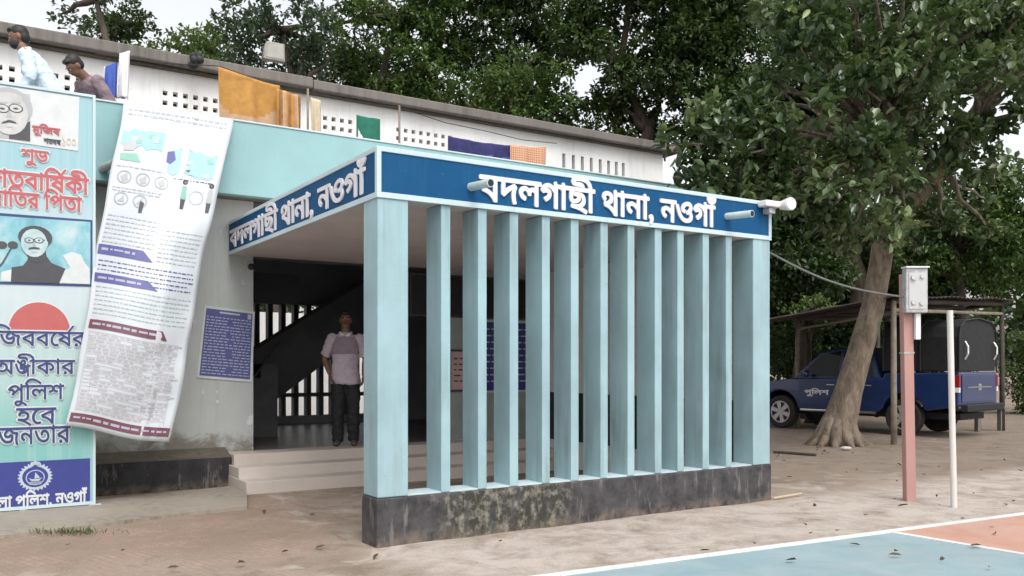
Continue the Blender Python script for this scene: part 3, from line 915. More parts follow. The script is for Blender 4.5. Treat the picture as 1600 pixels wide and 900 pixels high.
for k in range(13):                                 # low roots running out of the flare
    a = k * 0.483 + random.uniform(-.12, .12); rr = random.uniform(.50, .74)
    tk.tube([Vector((math.cos(a) * .14 + .04, math.sin(a) * .14, .50)), Vector((math.cos(a) * .27, math.sin(a) * .27, .20)), Vector((math.cos(a) * .40, math.sin(a) * .40, .06)), Vector((math.cos(a) * rr, math.sin(a) * rr, -.05))], [.13, .12, .085, .035], 9)
lobes_px = [(1075, 245, 12.6, 48), (1115, 195, 12.5, 55), (1165, 175, 12.6, 50), (1135, 255, 12.3, 66), (1195, 235, 12.3, 66), (1235, 175, 12.6, 62), (1100, 285, 12.6, 40),
            (1255, 270, 12.6, 66), (1305, 215, 12.8, 70), (1330, 290, 12.9, 58), (1375, 250, 13.2, 60), (1285, 325, 13.1, 48), (1215, 300, 12.8, 46),
            (1215, 40, 13.2, 70), (1275, 85, 13.0, 78), (1345, 60, 13.0, 85), (1330, 140, 12.8, 72), (1405, 120, 13.0, 80), (1450, 60, 13.4, 85), (1230, 110, 12.9, 56),
            (1470, 160, 13.4, 74), (1500, 215, 13.8, 52), (1425, 205, 13.4, 62), (1540, 60, 13.8, 85), (1560, 130, 14.2, 50), (1260, -20, 13.2, 90), (1390, -20, 13.3, 95), (1500, -30, 13.6, 90), (1595, 10, 14, 75),
            (1535, 120, 13.6, 62), (1565, 190, 14.0, 48), (1520, 265, 14.2, 40), (1585, 90, 13.6, 60), (1345, 345, 14.0, 44), (1400, 320, 14.2, 40), (1330, 375, 13.8, 38), (1165, 320, 12.9, 26), (1500, 330, 15, 40), (1440, 360, 15.2, 36)]
lobes = []
for px, py, y, r in lobes_px:
    p = rel(px, py, y)
    rm_ = r * y / F
    for _ in range(4):
        q = p + Vector((random.gauss(0, .5), random.gauss(0, .85), random.gauss(0, .45))) * rm_
        lobes.append((q.x, q.y, q.z, rm_ * random.uniform(.34, .58)))
hub = [path[-1], path[-2], lb[2], lb[3], path[-1] + Vector((-.4, -.8, 0.7)), path[-1] + Vector((0.1, -.6, 1.5))]
tk.tube([path[-1], hub[4]], [.18, .13], 8); tk.tube([path[-1], hub[5]], [.18, .14], 8)
for x, y, z, r in lobes[::2]:
    e = Vector((x, y, z))
    s = min(hub, key=lambda h: (h - e).length)
    tk.tube(wobble(s, e, 4, 0.14), [.07, .055, .04, .025, .012], 6)
tk.build('trunk', M['bark'], front, smooth=True)
o = bpy.data.objects.new('crown', crown(lobes, 300, 0.165, 0.10, M['leaf_front'], rosette=9, shell=0.30))
COL.objects.link(o); o.parent = front

# ---------------------------------------------------------------- banners
def ell(cx, cy, rx, ry, n=22, a0=0, a1=2 * math.pi):
    return [(cx + rx * math.cos(a0 + (a1 - a0) * i / n), cy + ry * math.sin(a0 + (a1 - a0) * i / n)) for i in range(n + (0 if abs(a1 - a0 - 2 * math.pi) < 1e-6 else 1))]

def stain_print(name, cols, scale=4.0, rough=0.5):
    m, t, bs = nodes_of(name)
    n = noise(t, coords(t), scale, 5, 0.6, 0.4)
    t.links.new(ramp(t, n, [(0.3 + 0.4 * i / max(1, len(cols) - 1), c) for i, c in enumerate(cols)]), bs.inputs['Base Color'])
    bs.inputs['Roughness'].default_value = rough
    return m
def vertical_fade(name, stops, z0, z1):
    """printed colour bands of the banner: the print itself runs from one ink to another"""
    m, t, bs = nodes_of(name)
    v = coords(t)
    sx = t.nodes.new('ShaderNodeSeparateXYZ'); t.links.new(v, sx.inputs[0])
    mr = t.nodes.new('ShaderNodeMapRange'); mr.inputs[1].default_value = z0; mr.inputs[2].default_value = z1
    t.links.new(sx.outputs[2], mr.inputs[0])
    c = ramp(t, mr.outputs[0], stops)
    st = noise(t, coords(t, (9, 9, 0.3)), 2.0, 4, 0.6)
    t.links.new(mix(t, ramp(t, st, [(0.45, 0.0), (0.75, 0.25)]), c, (0.62, 0.66, 0.66)), bs.inputs['Base Color'])
    bs.inputs['Roughness'].default_value = 0.4
    return m

DBN = 3.33
s0b, s1b = s_at(-42, DBN), s_at(149, DBN)
ban = empty('campaign_banner', fr(s0b, DBN, 0), THETA, 'tall pale teal campaign banner with red half disc and navy foot, leaning on the wall', 'banner')
def bp(px, py):
    s, d, z = on_d(px, py, DBN)
    return (s - s0b, z)
def bbox(px0, px1, py0, py1):
    pm = (px0 + px1) / 2
    return (bp(px0, py0)[0], bp(px1, py0)[0], bp(pm, py1)[1], bp(pm, py0)[1])
WB = s1b - s0b
bz0, bz1 = 0.03, 4.17
fade = vertical_fade('banner print', [(0.0, (0.22, 0.42, 0.45)), (0.17, (0.18, 0.42, 0.39)), (0.32, (0.36, 0.51, 0.485)), (0.5, (0.50, 0.57, 0.59)), (0.66, (0.44, 0.56, 0.59)), (0.8, (0.28, 0.47, 0.52)), (1.0, (0.28, 0.46, 0.51))], bz0, bz1)
fnb = lambda u, v, w: (u, -w, v)
mb = MB()
nx, nzz = 8, 24
vs, fs = [], []
def bulge(u, v): return 0.02 * math.sin(u / WB * 3.1) * math.sin(v * 1.9 + .4) + 0.05 * max(0, (0.35 - v)) * math.sin(u / WB * 3.14)
mb.box(0.0, WB, 0, 0.012, bz0, bz1)
mb.build('sheet', fade, ban)
fm = MB()
for x0, x1, z0, z1 in ((0, 0.025, bz0, bz1), (WB - .025, WB, bz0, bz1), (0.026, WB - .026, bz1 - .025, bz1), (0.026, WB - .026, bz0, bz0 + .03)):
    fm.box(x0, x1, -0.016, -0.002, z0, z1)
fm.box(WB - 0.06, WB + .05, -0.014, 0.02, 0.0, 0.029)
fm.build('frame', M['trim'], ban)
fb = MB()
for u in (0.12, WB - 0.12): fb.box(u - .025, u + .025, 0.014, 0.05, 0.0, bz1)
fb.build('batten', M['wood'], ban)
ink = {k: plain('ink ' + k, c, 0.45, var=0.06) for k, c in dict(red=(0.46, 0.10, 0.11), navy=(0.03, 0.05, 0.16), paper=(0.58, 0.60, 0.60), dark=(0.06, 0.06, 0.07), grey=(0.38, 0.39, 0.39), pale=(0.36, 0.36, 0.46), disc=(0.44, 0.105, 0.10), royal=(0.035, 0.045, 0.22), silver=(0.42, 0.48, 0.55), tan=(0.56, 0.52, 0.42), maroon=(0.14, 0.045, 0.06), violet=(0.085, 0.085, 0.26), sky=(0.27, 0.46, 0.55), mint=(0.2, 0.42, 0.34), text=(0.34, 0.35, 0.38), softred=(0.55, 0.35, 0.36), textgreen=(0.32, 0.40, 0.38), skinlite=(0.48, 0.58, 0.60), soft=(0.55, 0.56, 0.55)).items()}
def shape(mb, poly, w, mi=0, fn=fnb, th=0.002):
    if area([Vector(p) for p in poly]) < 0: poly = poly[::-1]
    mb.prism(poly, fn, w - th, w, mi)
def rect(u0, u1, v0, v1): return [(u0, v0), (u1, v0), (u1, v1), (u0, v1)]
def scaled(poly_px): return [bp(x, y) for x, y in poly_px]
def pe(px, py, rx, ry, a0=0, a1=2 * math.pi, n=20):
    c = bp(px, py); k = 9.1 / F * 1.12
    return ell(c[0], c[1], rx * k, ry * 9.1 / F, n, a0, a1)
# portrait strip at the top
pt = MB()
shape(pt, scaled([(-36, 128), (124, 152), (122, 236), (-36, 214)]), 0.006, 0)
shape(pt, scaled([(-30, 137), (47, 148), (47, 221), (-30, 212)]), 0.009, 1)
shape(pt, scaled([(14, 202), (47, 190), (47, 221), (14, 217)]), 0.012, 2)
shape(pt, scaled([(-30, 195), (-10, 200), (-10, 214), (-30, 212)]), 0.012, 2)
shape(pt, pe(14, 166, 27, 27), 0.014, 4)
shape(pt, pe(14, 178, 22, 31), 0.0165, 3)
shape(pt, pe(14, 152, 15, 7), 0.0168, 3)
for px in (3.5, 24.5):
    shape(pt, pe(px, 170, 8.4, 6.6), 0.0185, 2); shape(pt, pe(px, 170, 7.0, 5.2), 0.0205, 3); shape(pt, pe(px, 170.5, 3.0, 1.5), 0.022, 2)
    shape(pt, scaled([(px - 8, 160), (px + 7, 159.5), (px + 8, 162), (px - 8, 162.5)]), 0.0185, 4)
shape(pt, scaled([(13, 172), (15, 172), (19, 184), (9, 184)]), 0.0185, 4)
shape(pt, scaled([(4, 191), (14, 187.5), (24, 191), (26, 194), (14, 192), (2, 194)]), 0.0185, 2)
shape(pt, scaled([(8, 198), (20, 198), (18, 200), (10, 200)]), 0.0185, 4)
pt.build('portrait_strip', [ink['paper'], stain_print('grey portrait ground', [(0.34, 0.34, 0.33), (0.5, 0.5, 0.49)], 6), ink['dark'], stain_print('grey face print', [(0.42, 0.41, 0.40), (0.56, 0.55, 0.54)], 9), ink['grey']], ban)
lt = MB(); letters(lt, [('মুিজব',)], bbox(50, 94, 194, 214), lambda u, v, w: (u, -.007 - w, v), 0.006, 0.03); lt.build('lettering', ink['red'], ban)
lt = MB(); letters(lt, [('শতবর্ষ'.replace('র্', ''),)], bbox(68, 95, 217, 226), lambda u, v, w: (u, -.007 - w, v), 0.006, 0.03); lt.build('lettering', ink['dark'], ban)
lt = MB(); letters(lt, [('১০০',)], bbox(97, 118, 214, 229), lambda u, v, w: (u, -.007 - w, v), 0.006, 0.0); lt.build('lettering', ink['tan'], ban)
def banner_line(parts, box, col, halo, bold=0.02):
    if halo:
        h = MB(); letters(h, parts, (box[0] - .014, box[1] + .014, box[2] - .014, box[3] + .014), lambda u, v, w: (u, -.006 - w, v), 0.003, bold + 0.05, step=0.00005); h.build('lettering_halo', ink['paper'], ban)
    l = MB(); letters(l, parts, box, lambda u, v, w: (u, -.0105 - w, v), 0.004, bold, step=0.0001); l.build('lettering', ink[col], ban)
def reph(x): return [(x - .16, .66), (x - .09, .66), (x + .10, .90), (x + .03, .90)]
banner_line([('শুভ',)], bbox(33, 76, 233, 260), 'red', True)
t1 = 'মশতবািষকী'
banner_line([(t1,), reph(width('মশতবািষ') - .05)], bbox(-38, 139, 259, 297), 'red', True)
banner_line([('জািতর িপতা',)], bbox(-26, 128, 292, 326), 'red', True)
# speaker picture
pc = MB()
shape(pc, scaled([(-38, 330), (144, 344), (144, 448), (-38, 443)]), 0.006, 0)
shape(pc, scaled([(-38, 335), (141, 347), (141, 444.5), (-38, 439)]), 0.009, 1)
shape(pc, scaled([(98, 399), (112, 394), (126, 398), (133, 412), (140, 420), (140, 444), (88, 442), (92, 425), (110, 419)]), 0.012, 2)
shape(pc, scaled([(2, 425), (18, 421), (20, 440), (2, 439)]), 0.012, 2)
shape(pc, scaled([(17, 440.5), (18, 418), (36, 415), (43, 406), (44, 398), (72, 400), (80, 411), (102, 420), (92, 443)]), 0.015, 3)
shape(pc, scaled([(41, 398), (43, 390), (71, 392), (73, 405), (60, 411), (48, 408)]), 0.018, 3)
shape(pc, pe(55, 371, 20, 17), 0.0195, 3)
shape(pc, pe(53, 380, 15.5, 21), 0.022, 4)
shape(pc, pe(71, 381, 3, 5), 0.0205, 4)
shape(pc, scaled([(38, 373), (70, 375), (70, 376.5), (38, 374.5)]), 0.0245, 3)
for px in (45.5, 60.5):
    shape(pc, pe(px, 376, 5.6, 4.2), 0.0255, 3); shape(pc, pe(px, 376, 4.5, 3.2), 0.0275, 4); shape(pc, pe(px, 376, 1.3, 1.2), 0.029, 3)
shape(pc, scaled([(45, 387.5), (53, 386), (61, 387.5), (62, 390), (53, 389.2), (44, 390)]), 0.027, 3)
shape(pc, scaled([(52.5, 377), (54, 377), (56, 384), (50, 384)]), 0.0245, 5)
shape(pc, scaled([(48, 393.5), (58, 393.5), (57, 394.8), (49, 394.8)]), 0.0245, 5)
for px in (3, 20): 
    shape(pc, pe(px, 383, 6, 5.5), 0.015, 3)
shape(pc, scaled([(16, 388), (18, 389), (5, 412), (-6, 424), (-8, 422), (3, 410)]), 0.0145, 3)
pc.build('picture', [ink['navy'], stain_print('teal cloud print', [(0.10, 0.30, 0.36), (0.22, 0.46, 0.52), (0.46, 0.58, 0.60)], 3.2), ink['paper'], ink['dark'], stain_print('pale teal face print', [(0.33, 0.46, 0.48), (0.52, 0.60, 0.61)], 8), ink['grey']], ban)
# half disc
hd = MB()
shape(hd, pe(62, 517, 38.5, 44, 0, math.pi, 30), 0.006, 0)
shape(hd, pe(62, 516, 36, 41.5, 0, math.pi, 30), 0.009, 1)
hd.build('half_disc', [ink['paper'], ink['disc']], ban)
banner_line([('মুিজববেষর',), reph(width('মুিজববেষ') - .02)], bbox(-36, 134, 507, 550), 'navy', True, 0.012)
wa = width('অ'); wn = width('ঙ')
banner_line([('অ',), ('ঙ', wa, 0.0, .8, 1.0), ('গ', wa + wn * .8 - .34, -0.10, .7, .8), ('ীকার', wa + wn * .8 + .12, 0, 1, 1)], bbox(-12, 117, 552, 588), 'navy', True, 0.012)
banner_line([('পুিলশ',)], bbox(12, 100, 591, 634), 'navy', True, 0.012)
banner_line([('হেব',)], bbox(25, 88, 637, 665), 'navy', True, 0.012)
banner_line([('জনতার',)], bbox(-4, 110, 664, 694), 'navy', True, 0.012)
ft = MB(); z_ = bp(100, 718)[1]
shape(ft, rect(0.027, WB - .05, 0.065, z_), 0.006, 0)
ft.build('foot_band', ink['royal'], ban)
cr = MB()
c = bp(55, 745); k = 9.1 / F
for i in range(26):
    a = 2 * math.pi * i / 26 + .05
    if abs(((a - math.pi / 2 + math.pi) % (2 * math.pi)) - math.pi) < 0.25: continue
    x, y = c[0] + 17.5 * k * 1.1 * math.cos(a), c[1] + 17.5 * k * math.sin(a)
    shape(cr, [(x + 4.2 * k * math.cos(a + b) * (1 if j % 2 == 0 else .55), y + 4.2 * k * math.sin(a + b) * (1 if j % 2 == 0 else .55)) for j, b in enumerate([0, 1.2, 2.0, math.pi, 4.2, 5.0])], 0.009 + (i % 2) * .0006, 0)
shape(cr, ell(c[0], c[1] - 1 * k, 12.6 * k, 11.5 * k), 0.0088, 0); shape(cr, ell(c[0], c[1] - 1 * k, 11.2 * k, 10.2 * k), 0.0112, 1)
shape(cr, [(c[0] - 9 * k, c[1] - 1 * k), (c[0] - 5 * k, c[1] - 6 * k), (c[0] + 5 * k, c[1] - 6 * k), (c[0] + 9 * k, c[1] - 1 * k), (c[0] + 4 * k, c[1] - 3 * k), (c[0] - 4 * k, c[1] - 3 * k)], 0.0136, 0)
shape(cr, [(c[0] - 1 * k, c[1] - 2.6 * k), (c[0] + 6 * k, c[1] - 1 * k), (c[0], c[1] + 7 * k)], 0.0136, 0)
for i in range(3): shape(cr, ell(c[0] + (i - 1) * 4 * k, c[1] + 17 * k + (4 * k if i == 1 else 2.2 * k), 2.6 * k, 3.4 * k, 10), 0.0096, 0)
for i in range(3): shape(cr, rect(c[0] - 8 * k, c[0] + 8 * k, c[1] - (8 + i * 1.6) * k, c[1] - (7.2 + i * 1.6) * k), 0.0142, 0)
cr.build('crest', [ink['silver'], ink['royal']], ban)
lt = MB(); letters(lt, [('েজলা পুিলশ, নওগাঁ',)], (0.04, bp(136, 780)[0], bp(70, 797)[1], bp(70, 764)[1]), lambda u, v, w: (u, -.0065 - w, v), 0.004, 0.03, step=0.0001); lt.build('lettering', ink['paper'], ban)

# hanging information sheet, tilted, its top tied to the parapet
leaf = empty('information_sheet', P0, THETA, 'long white printed information sheet hanging askew from the parapet beside the teal banner', 'banner')
TL, TR, BR, BL = (191, 160), (362, 185), (265, 692), (105, 667)
def sheet_pt(u, v):
    """u 0..1 left to right, v 0..1 top to bottom"""
    d = 3.19 + 0.85 * (1 - v) ** 2.4
    l = Vector(on_d(TL[0] + (BL[0] - TL[0]) * v, TL[1] + (BL[1] - TL[1]) * v, d))
    r = Vector(on_d(TR[0] + (BR[0] - TR[0]) * v, TR[1] + (BR[1] - TR[1]) * v, d))
    return l.lerp(r, u)
_rows = [[sheet_pt(i / 12, j / 40) for i in range(13)] for j in range(41)]
def sheet(u, v, w):
    u = min(1, max(0, u)); v = min(1, max(0, v))
    p = sheet_pt(u, v)
    fold = 0.026 * math.sin(u * 8 + v * 5) * math.sin(v * 3.1) + 0.02 * math.sin(u * 3.4 - v * 9) * v + 0.05 * max(0, v - .93) * 8 * u + 0.016 * math.exp(-((u - 0.62 - 0.1 * v) / 0.03) ** 2) + 0.012 * math.exp(-((u - 0.86 + .25 * (1 - v)) / 0.05) ** 2) * v \
        + 0.007 * math.sin(v * 41 + u * 7) * (0.3 + 0.7 * u)
    ed = abs(u - .5) * 2
    return (p.x + .014 * math.sin(v * 9 + 1) * ed + .008 * math.sin(v * 23 + u), p.y - w - fold - .05 * max(0, ed - .75) * math.sin(v * 5.5 + (u > .5) * 2), p.z + .018 * math.sin(u * 6.5 + .6) * v + .01 * math.sin(u * 4) * (1 - v))
mb = MB()
for j in range(60):
    for i in range(24):
        q = [sheet(a, b, 0) for a, b in ((i / 24, j / 60), ((i + 1) / 24, j / 60), ((i + 1) / 24, (j + 1) / 60), (i / 24, (j + 1) / 60))]
        mb.add(q, [(0, 3, 2, 1)])
mb.build('sheet', plain('printed vinyl white', (0.51, 0.54, 0.57), 0.35, var=0.04, vs=2), leaf, smooth=True, solid=0.003)
def strip(mb, u0, u1, v0, v1, w=0.006, mi=0, n=None, slant=0.0, du=0):
    n = n or max(1, int((u1 - u0) * 16))
    for i in range(n):
        a, b = u0 + (u1 - u0) * i / n, u0 + (u1 - u0) * (i + 1) / n
        e = du if i == n - 1 else 0
        mb.add([sheet(a, v0, w), sheet(b, v0, w), sheet(b + e, v1, w), sheet(a, v1, w)], [(0, 3, 2, 1)], mi)
def poly_s(mb, pts, w, mi):
    mb.add([sheet(u, v, w) for u, v in pts], [tuple(range(len(pts)))], mi)
def textlines(mb, u0, u1, v0, n, dv, mi, h=0.0034):
    for r in range(n):
        u = u0
        end = u1 - random.random() * 0.08 * (1 if r % 4 == 3 else .3)
        while u < end:
            wlen = random.uniform(0.012, 0.05)
            strip(mb, u, min(end, u + wlen), v0 + r * dv, v0 + r * dv + h * random.uniform(.7, 1.1), 0.006, mi, 1)
            u += wlen + random.uniform(0.008, 0.014)
random.seed(3)
pm = MB()
textlines(pm, 0.05, 0.95, 0.016, 2, 0.014, 2, 0.006)
for u0, u1, v0, v1 in ((0.03, 0.42, 0.075, 0.135), (0.50, 0.93, 0.115, 0.195)):
    pts = []
    for i in range(9): pts.append((u0 + (u1 - u0) * i / 8, v0 + random.uniform(-.004, .012)))
    for i in range(9): pts.append((u1 - (u1 - u0) * i / 8, v1 + random.uniform(-.012, .008)))
    poly_s(pm, pts, 0.006, 0)
    for q in range(7):
        uu, vv = random.uniform(u0 + .03, u1 - .06), random.uniform(v0 + .01, v1 - .012)
        poly_s(pm, [(uu, vv), (uu + .05, vv - .004), (uu + .06, vv + .008), (uu + .01, vv + .011)], 0.0075, (8, 8, 1, 4)[q % 4])
poly_s(pm, [(0.06, .125), (.14, .112), (.19, .128), (.16, .142), (.07, .145)], 0.009, 4)
poly_s(pm, [(0.05, .155), (.2, .15), (.25, .175), (.06, .175)], 0.007, 1)
poly_s(pm, [(0.47, .13), (.53, .125), (.56, .15), (.52, .165), (.48, .16)], 0.009, 5)
poly_s(pm, [(0.66, .178), (.73, .17), (.72, .186)], 0.009, 3)
def ring(u, v, r, mi, wl_=0.012, asp=0.31):
    for i in range(16):
        a, b = 2 * math.pi * i / 16, 2 * math.pi * (i + 1) / 16
        pts = [(u + math.cos(a) * r, v + math.sin(a) * r * asp), (u + math.cos(b) * r, v + math.sin(b) * r * asp), (u + math.cos(b) * (r - wl_), v + math.sin(b) * (r - wl_) * asp), (u + math.cos(a) * (r - wl_), v + math.sin(a) * (r - wl_) * asp)]
        poly_s(pm, pts, 0.006, mi)
for u in (0.13, 0.30, 0.47):
    ring(u, 0.225, 0.065, 2); poly_s(pm, [(u - .035, .225), (u + .02, .212), (u + .035, .232), (u - .01, .24)], .0065, 4)
for u in (0.13, 0.30):
    ring(u, 0.292, 0.065, 2); poly_s(pm, [(u - .03, .30), (u + .02, .28), (u + .03, .302)], .0065, 4)
poly_s(pm, [(.30, .29), (.34, .295), (.33, .325), (.30, .325)], .009, 3)
for u, mi in ((0.68, 1), (0.93, 4)):
    poly_s(pm, [(u - .02, .225), (u + .02, .225), (u + .03, .265), (u - .03, .265)], .006, mi)
    poly_s(pm, [(u - .025, .266), (u + .022, .266), (u + .015, .295), (u - .02, .295)], .006, 3)
    ring(u, 0.213, 0.025, 3, 0.02)
ring(0.80, 0.255, 0.07, 4, 0.01)
textlines(pm, 0.04, 0.5, 0.192, 1, 0.01, 2); textlines(pm, 0.57, 0.95, 0.205, 1, .01, 3)
textlines(pm, 0.04, 0.5, 0.258, 2, 0.009, 2)
textlines(pm, 0.04, 0.52, 0.345, 7, 0.0135, 2); textlines(pm, 0.55, 0.95, 0.365, 8, 0.0135, 2)
textlines(pm, 0.04, 0.95, 0.485, 5, 0.0135, 5)
textlines(pm, 0.04, 0.95, 0.565, 7, 0.0135, 6)
# table of rows under the maroon heading
for r in range(22):
    v = 0.705 + r * 0.0112
    strip(pm, 0.05, 0.90, v, v + 0.0012, 0.006, 7, 12)
    u = 0.06
    while u < 0.86:
        wlen = random.uniform(0.03, 0.09)
        if random.random() < 0.8: strip(pm, u, u + wlen, v + .0035, v + .0075, 0.0058, 7, 1)
        u += wlen + 0.015
for u in (0.05, 0.14, 0.42, 0.66, 0.90): strip(pm, u, u + 0.004, 0.705, 0.952, 0.0064, 7, 1)
pm.build('printed_matter', [ink['sky'], ink['mint'], ink['text'], ink['dark'], ink['grey'], ink['violet'], ink['textgreen'], stain_print('faint red table print', [(0.40, 0.36, 0.38), (0.47, 0.45, 0.46)], 12), stain_print('pale sky print', [(0.34, 0.50, 0.56), (0.50, 0.58, 0.61)], 9)], leaf)
hs = MB()
strip(hs, 0.02, 0.42, 0.437, 0.467, .0075, 0, 8, du=0.10)
strip(hs, 0.02, 0.50, 0.525, 0.552, .0075, 0, 8, du=0.10)
strip(hs, 0.03, 0.72, 0.668, 0.695, .0075, 1, 10, du=0.06)
strip(hs, 0.02, 0.98, 0.958, 0.985, .0075, 1, 16)
for u0, u1, v0, v1 in ((0.05, .36, .445, .457), (.05, .44, .533, .545), (.06, .66, .675, .687), (.05, .95, .966, .978)):
    u = u0
    while u < u1:
        k_ = random.uniform(.02, .09)
        strip(hs, u, min(u1, u + k_), v0 + .002, v1 - .002 - random.random() * .003, .010, 2, 2); u += k_ + random.uniform(.008, .025)
hs.build('heading_strips', [ink['violet'], ink['maroon'], ink['pale']], leaf)

# navy tariff notice on the wall
nb = empty('wall_notice', P0, THETA, 'navy blue notice sheet with white border and rows of print stuck beside the doorway', 'notice')
crn = [Vector(on_d(x, y, DW - .012)) for x, y in ((320, 477), (398, 487), (394, 597), (308, 590))]
def npt(u, v, w):
    p = crn[0].lerp(crn[1], u).lerp(crn[3].lerp(crn[2], u), v)
    return (p.x, p.y - w, p.z)
mb = MB(); mb.prism(rect(0, 1, 0, 1), npt, -0.008, 0.0); mb.build('border', ink['paper'], nb)
mb = MB(); mb.prism(rect(0.035, .955, .035, .965), npt, 0.001, 0.003); mb.build('sheet', ink['violet'], nb)
mb = MB()
for r in range(20):
    v = 0.14 + r * 0.041
    u = 0.06
    while u < 0.92:
        k_ = random.uniform(.03, .1)
        if not 0.46 < u < 0.52: mb.prism(rect(u, min(.93, u + k_), v, v + .012), npt, .0035, .005)
        u += k_ + random.uniform(.015, .03)
mb.prism(rect(0.30, .70, .06, .085), npt, .0035, .005)
mb.prism(rect(0.86, .93, .05, .12), npt, .0035, .005)
mb.build('print_rows', ink['silver'], nb)

# boards on the pier inside the porch
def board(name, label, px0, px1, py0, py1, mats, cat='board', rows=None):
    s0, _, z1 = on_d((px0 + px1) / 2, py0, DW - .02); z0 = on_d((px0 + px1) / 2, py1, DW - .02)[2]
    sa, sb = s_at(px0, DW - .02), s_at(px1, DW - .02)
    o = empty(name, fr(sa, DW - .003, z0), THETA, label, cat)
    w, h = sb - sa, z1 - z0
    fm = MB()
    for a, b, c_, d_ in ((0, .03, 0, h), (w - .03, w, 0, h), (.031, w - .031, 0, .03), (.031, w - .031, h - .03, h)): fm.box(a, b, -.035, 0, c_, d_)
    fm.build('frame', mats[0], o)
    MB().box(.031, w - .031, -.02, 0, .031, h - .031).build('panel', mats[1], o)
    if rows:
        mb = MB()
        for r in range(rows):
            z = h - .12 - r * (h - .2) / rows
            u = .08
            while u < w - .1:
                k_ = random.uniform(.04, .12); mb.box(u, min(w - .06, u + k_), -.024, -.0201, z - .02, z); u += k_ + .03
        mb.build('print_rows', mats[2], o)
    return o
board('name_board', 'navy board with white frame and rows of print behind the porch fins', 750, 834, 501, 613, (M['trim'], M['navy'], ink['silver']), rows=9)
board('dark_board', 'long black board high on the wall behind the porch fins', 640, 838, 432, 497, (M['wood_dark'], M['black']))
board('wall_poster', 'small white poster with red print behind the porch fins', 701, 736, 546, 612, (ink['dark'], ink['softred'], ink['dark']), 'poster', rows=5)

# ---------------------------------------------------------------- washing on the roof terrace
def check_mat(name, a, b, scale):
    m, t, bs = nodes_of(name)
    v = coords(t)
    w1 = N(t, 'ShaderNodeTexWave', Scale=scale); w1.bands_direction = 'X'
    w2 = N(t, 'ShaderNodeTexWave', Scale=scale); w2.bands_direction = 'Z'
    t.links.new(v, w1.inputs[0]); t.links.new(v, w2.inputs[0])
    c = mix(t, 0.5, w1.outputs['Color'], w2.outputs['Color'])
    t.links.new(ramp(t, c, [(0.35, a), (0.65, b)]), bs.inputs['Base Color'])
    bs.inputs['Roughness'].default_value = 0.9
    return m
def cloth(name, label, cat, corners, d, mats, amp=0.05, waves=3.0, matfn=None, group='washing hung on the roof terrace', drop=0.0, nx=36, ny=24, seed=0):
    pts = [Vector(on_d(px, py, d)) for px, py in corners]      # TL, TR, BR, BL
    pts[2].z -= drop; pts[3].z -= drop
    org = fr(pts[0].x, pts[0].y, pts[0].z)
    def P(u, v):
        p = pts[0].lerp(pts[1], u).lerp(pts[3].lerp(pts[2], u), v) - pts[0]
        f = 1.6 * amp * (math.sin(u * waves * 6.28 + seed + v * .8) + 0.5 * math.sin(u * waves * 14.1 + seed * 2 - v)) * (0.25 + 0.75 * v)
        sag = -0.05 * math.sin(math.pi * u) * (pts[1] - pts[0]).length * .4
        return (p.x, f, p.z + sag * (1 - v * .4))
    mb = MB()
    for j in range(ny):
        for i in range(nx):
            q = [P(i / nx, j / ny), P((i + 1) / nx, j / ny), P((i + 1) / nx, (j + 1) / ny), P(i / nx, (j + 1) / ny)]
            mb.add(q, [(0, 3, 2, 1)], matfn((i + .5) / nx, (j + .5) / ny) if matfn else 0)
    o = mb.build(name, mats, None, smooth=True, solid=0.006)
    o.location = org; o.rotation_euler = (0, 0, THETA)
    return tag(o, label, cat, group)
fab = {k: plain('cloth ' + k, c, 0.9, var=v) for k, c, v in (('orange', (0.46, 0.235, 0.06), .15), ('buff', (0.50, 0.32, 0.20), .12), ('brown', (0.28, 0.14, 0.05), .3), ('tan', (0.60, 0.50, 0.36), .1), ('green', (0.02, 0.15, 0.10), .2), ('navy', (0.03, 0.03, 0.12), .3), ('blue', (0.06, 0.11, 0.42), .2), ('white', (0.72, 0.71, 0.72), .05), ('grey', (0.4, 0.4, 0.42), .1))}
cloth('orange_sheet', 'large orange bed sheet hung on the roof terrace', 'bed sheet', [(341, 102), (437, 134), (440, 196), (345, 192)], 5.6, [fab['orange'], fab['buff']], 0.035, 1.6, lambda u, v: 0 if v < 0.42 + .1 * math.sin(u * 4) else 1, drop=.45)
stripe = [fab['orange'], fab['brown'], fab['buff']]
cloth('striped_cloth', 'orange and brown striped cloth hung right of the orange sheet', 'cloth', [(432, 137), (470, 150), (470, 200), (434, 198)], 5.5, stripe, 0.03, 2, lambda u, v: (0, 1, 2, 0, 1, 0, 2, 1)[int(u * 8) % 8], drop=.45)
cloth('tan_cloth', 'narrow tan cloth hung by the grey roof posts', 'cloth', [(486, 152), (501, 157), (503, 206), (488, 204)], 5.7, [fab['tan']], 0.02, 1, drop=.45)
cloth('green_cloth', 'dark green cloth with a white corner hung above the parapet', 'cloth', [(557, 179), (594, 186), (595, 219), (557, 215)], 5.2, [fab['green'], fab['white'], fab['navy']], 0.02, 1, lambda u, v: 2 if v > .78 else (1 if v > .25 + u * 0.95 and u > .08 else 0), drop=.25)
cloth('navy_cloth', 'dark navy cloth hung above the blue fascia', 'cloth', [(700, 212), (797, 227), (797, 256), (700, 244)], 4.9, [fab['navy'], fab['blue']], 0.03, 2.5, lambda u, v: 1 if (.62 < u < .7 or .9 < u) and v > .3 else 0, drop=.35)
cloth('checked_cloth', 'orange checked cloth hung beside the navy cloth', 'cloth', [(797, 226), (853, 229), (853, 264), (797, 257)], 4.85, [check_mat('orange check weave', (0.50, 0.19, 0.09), (0.62, 0.42, 0.30), 9.0)], 0.02, 2, drop=.3)
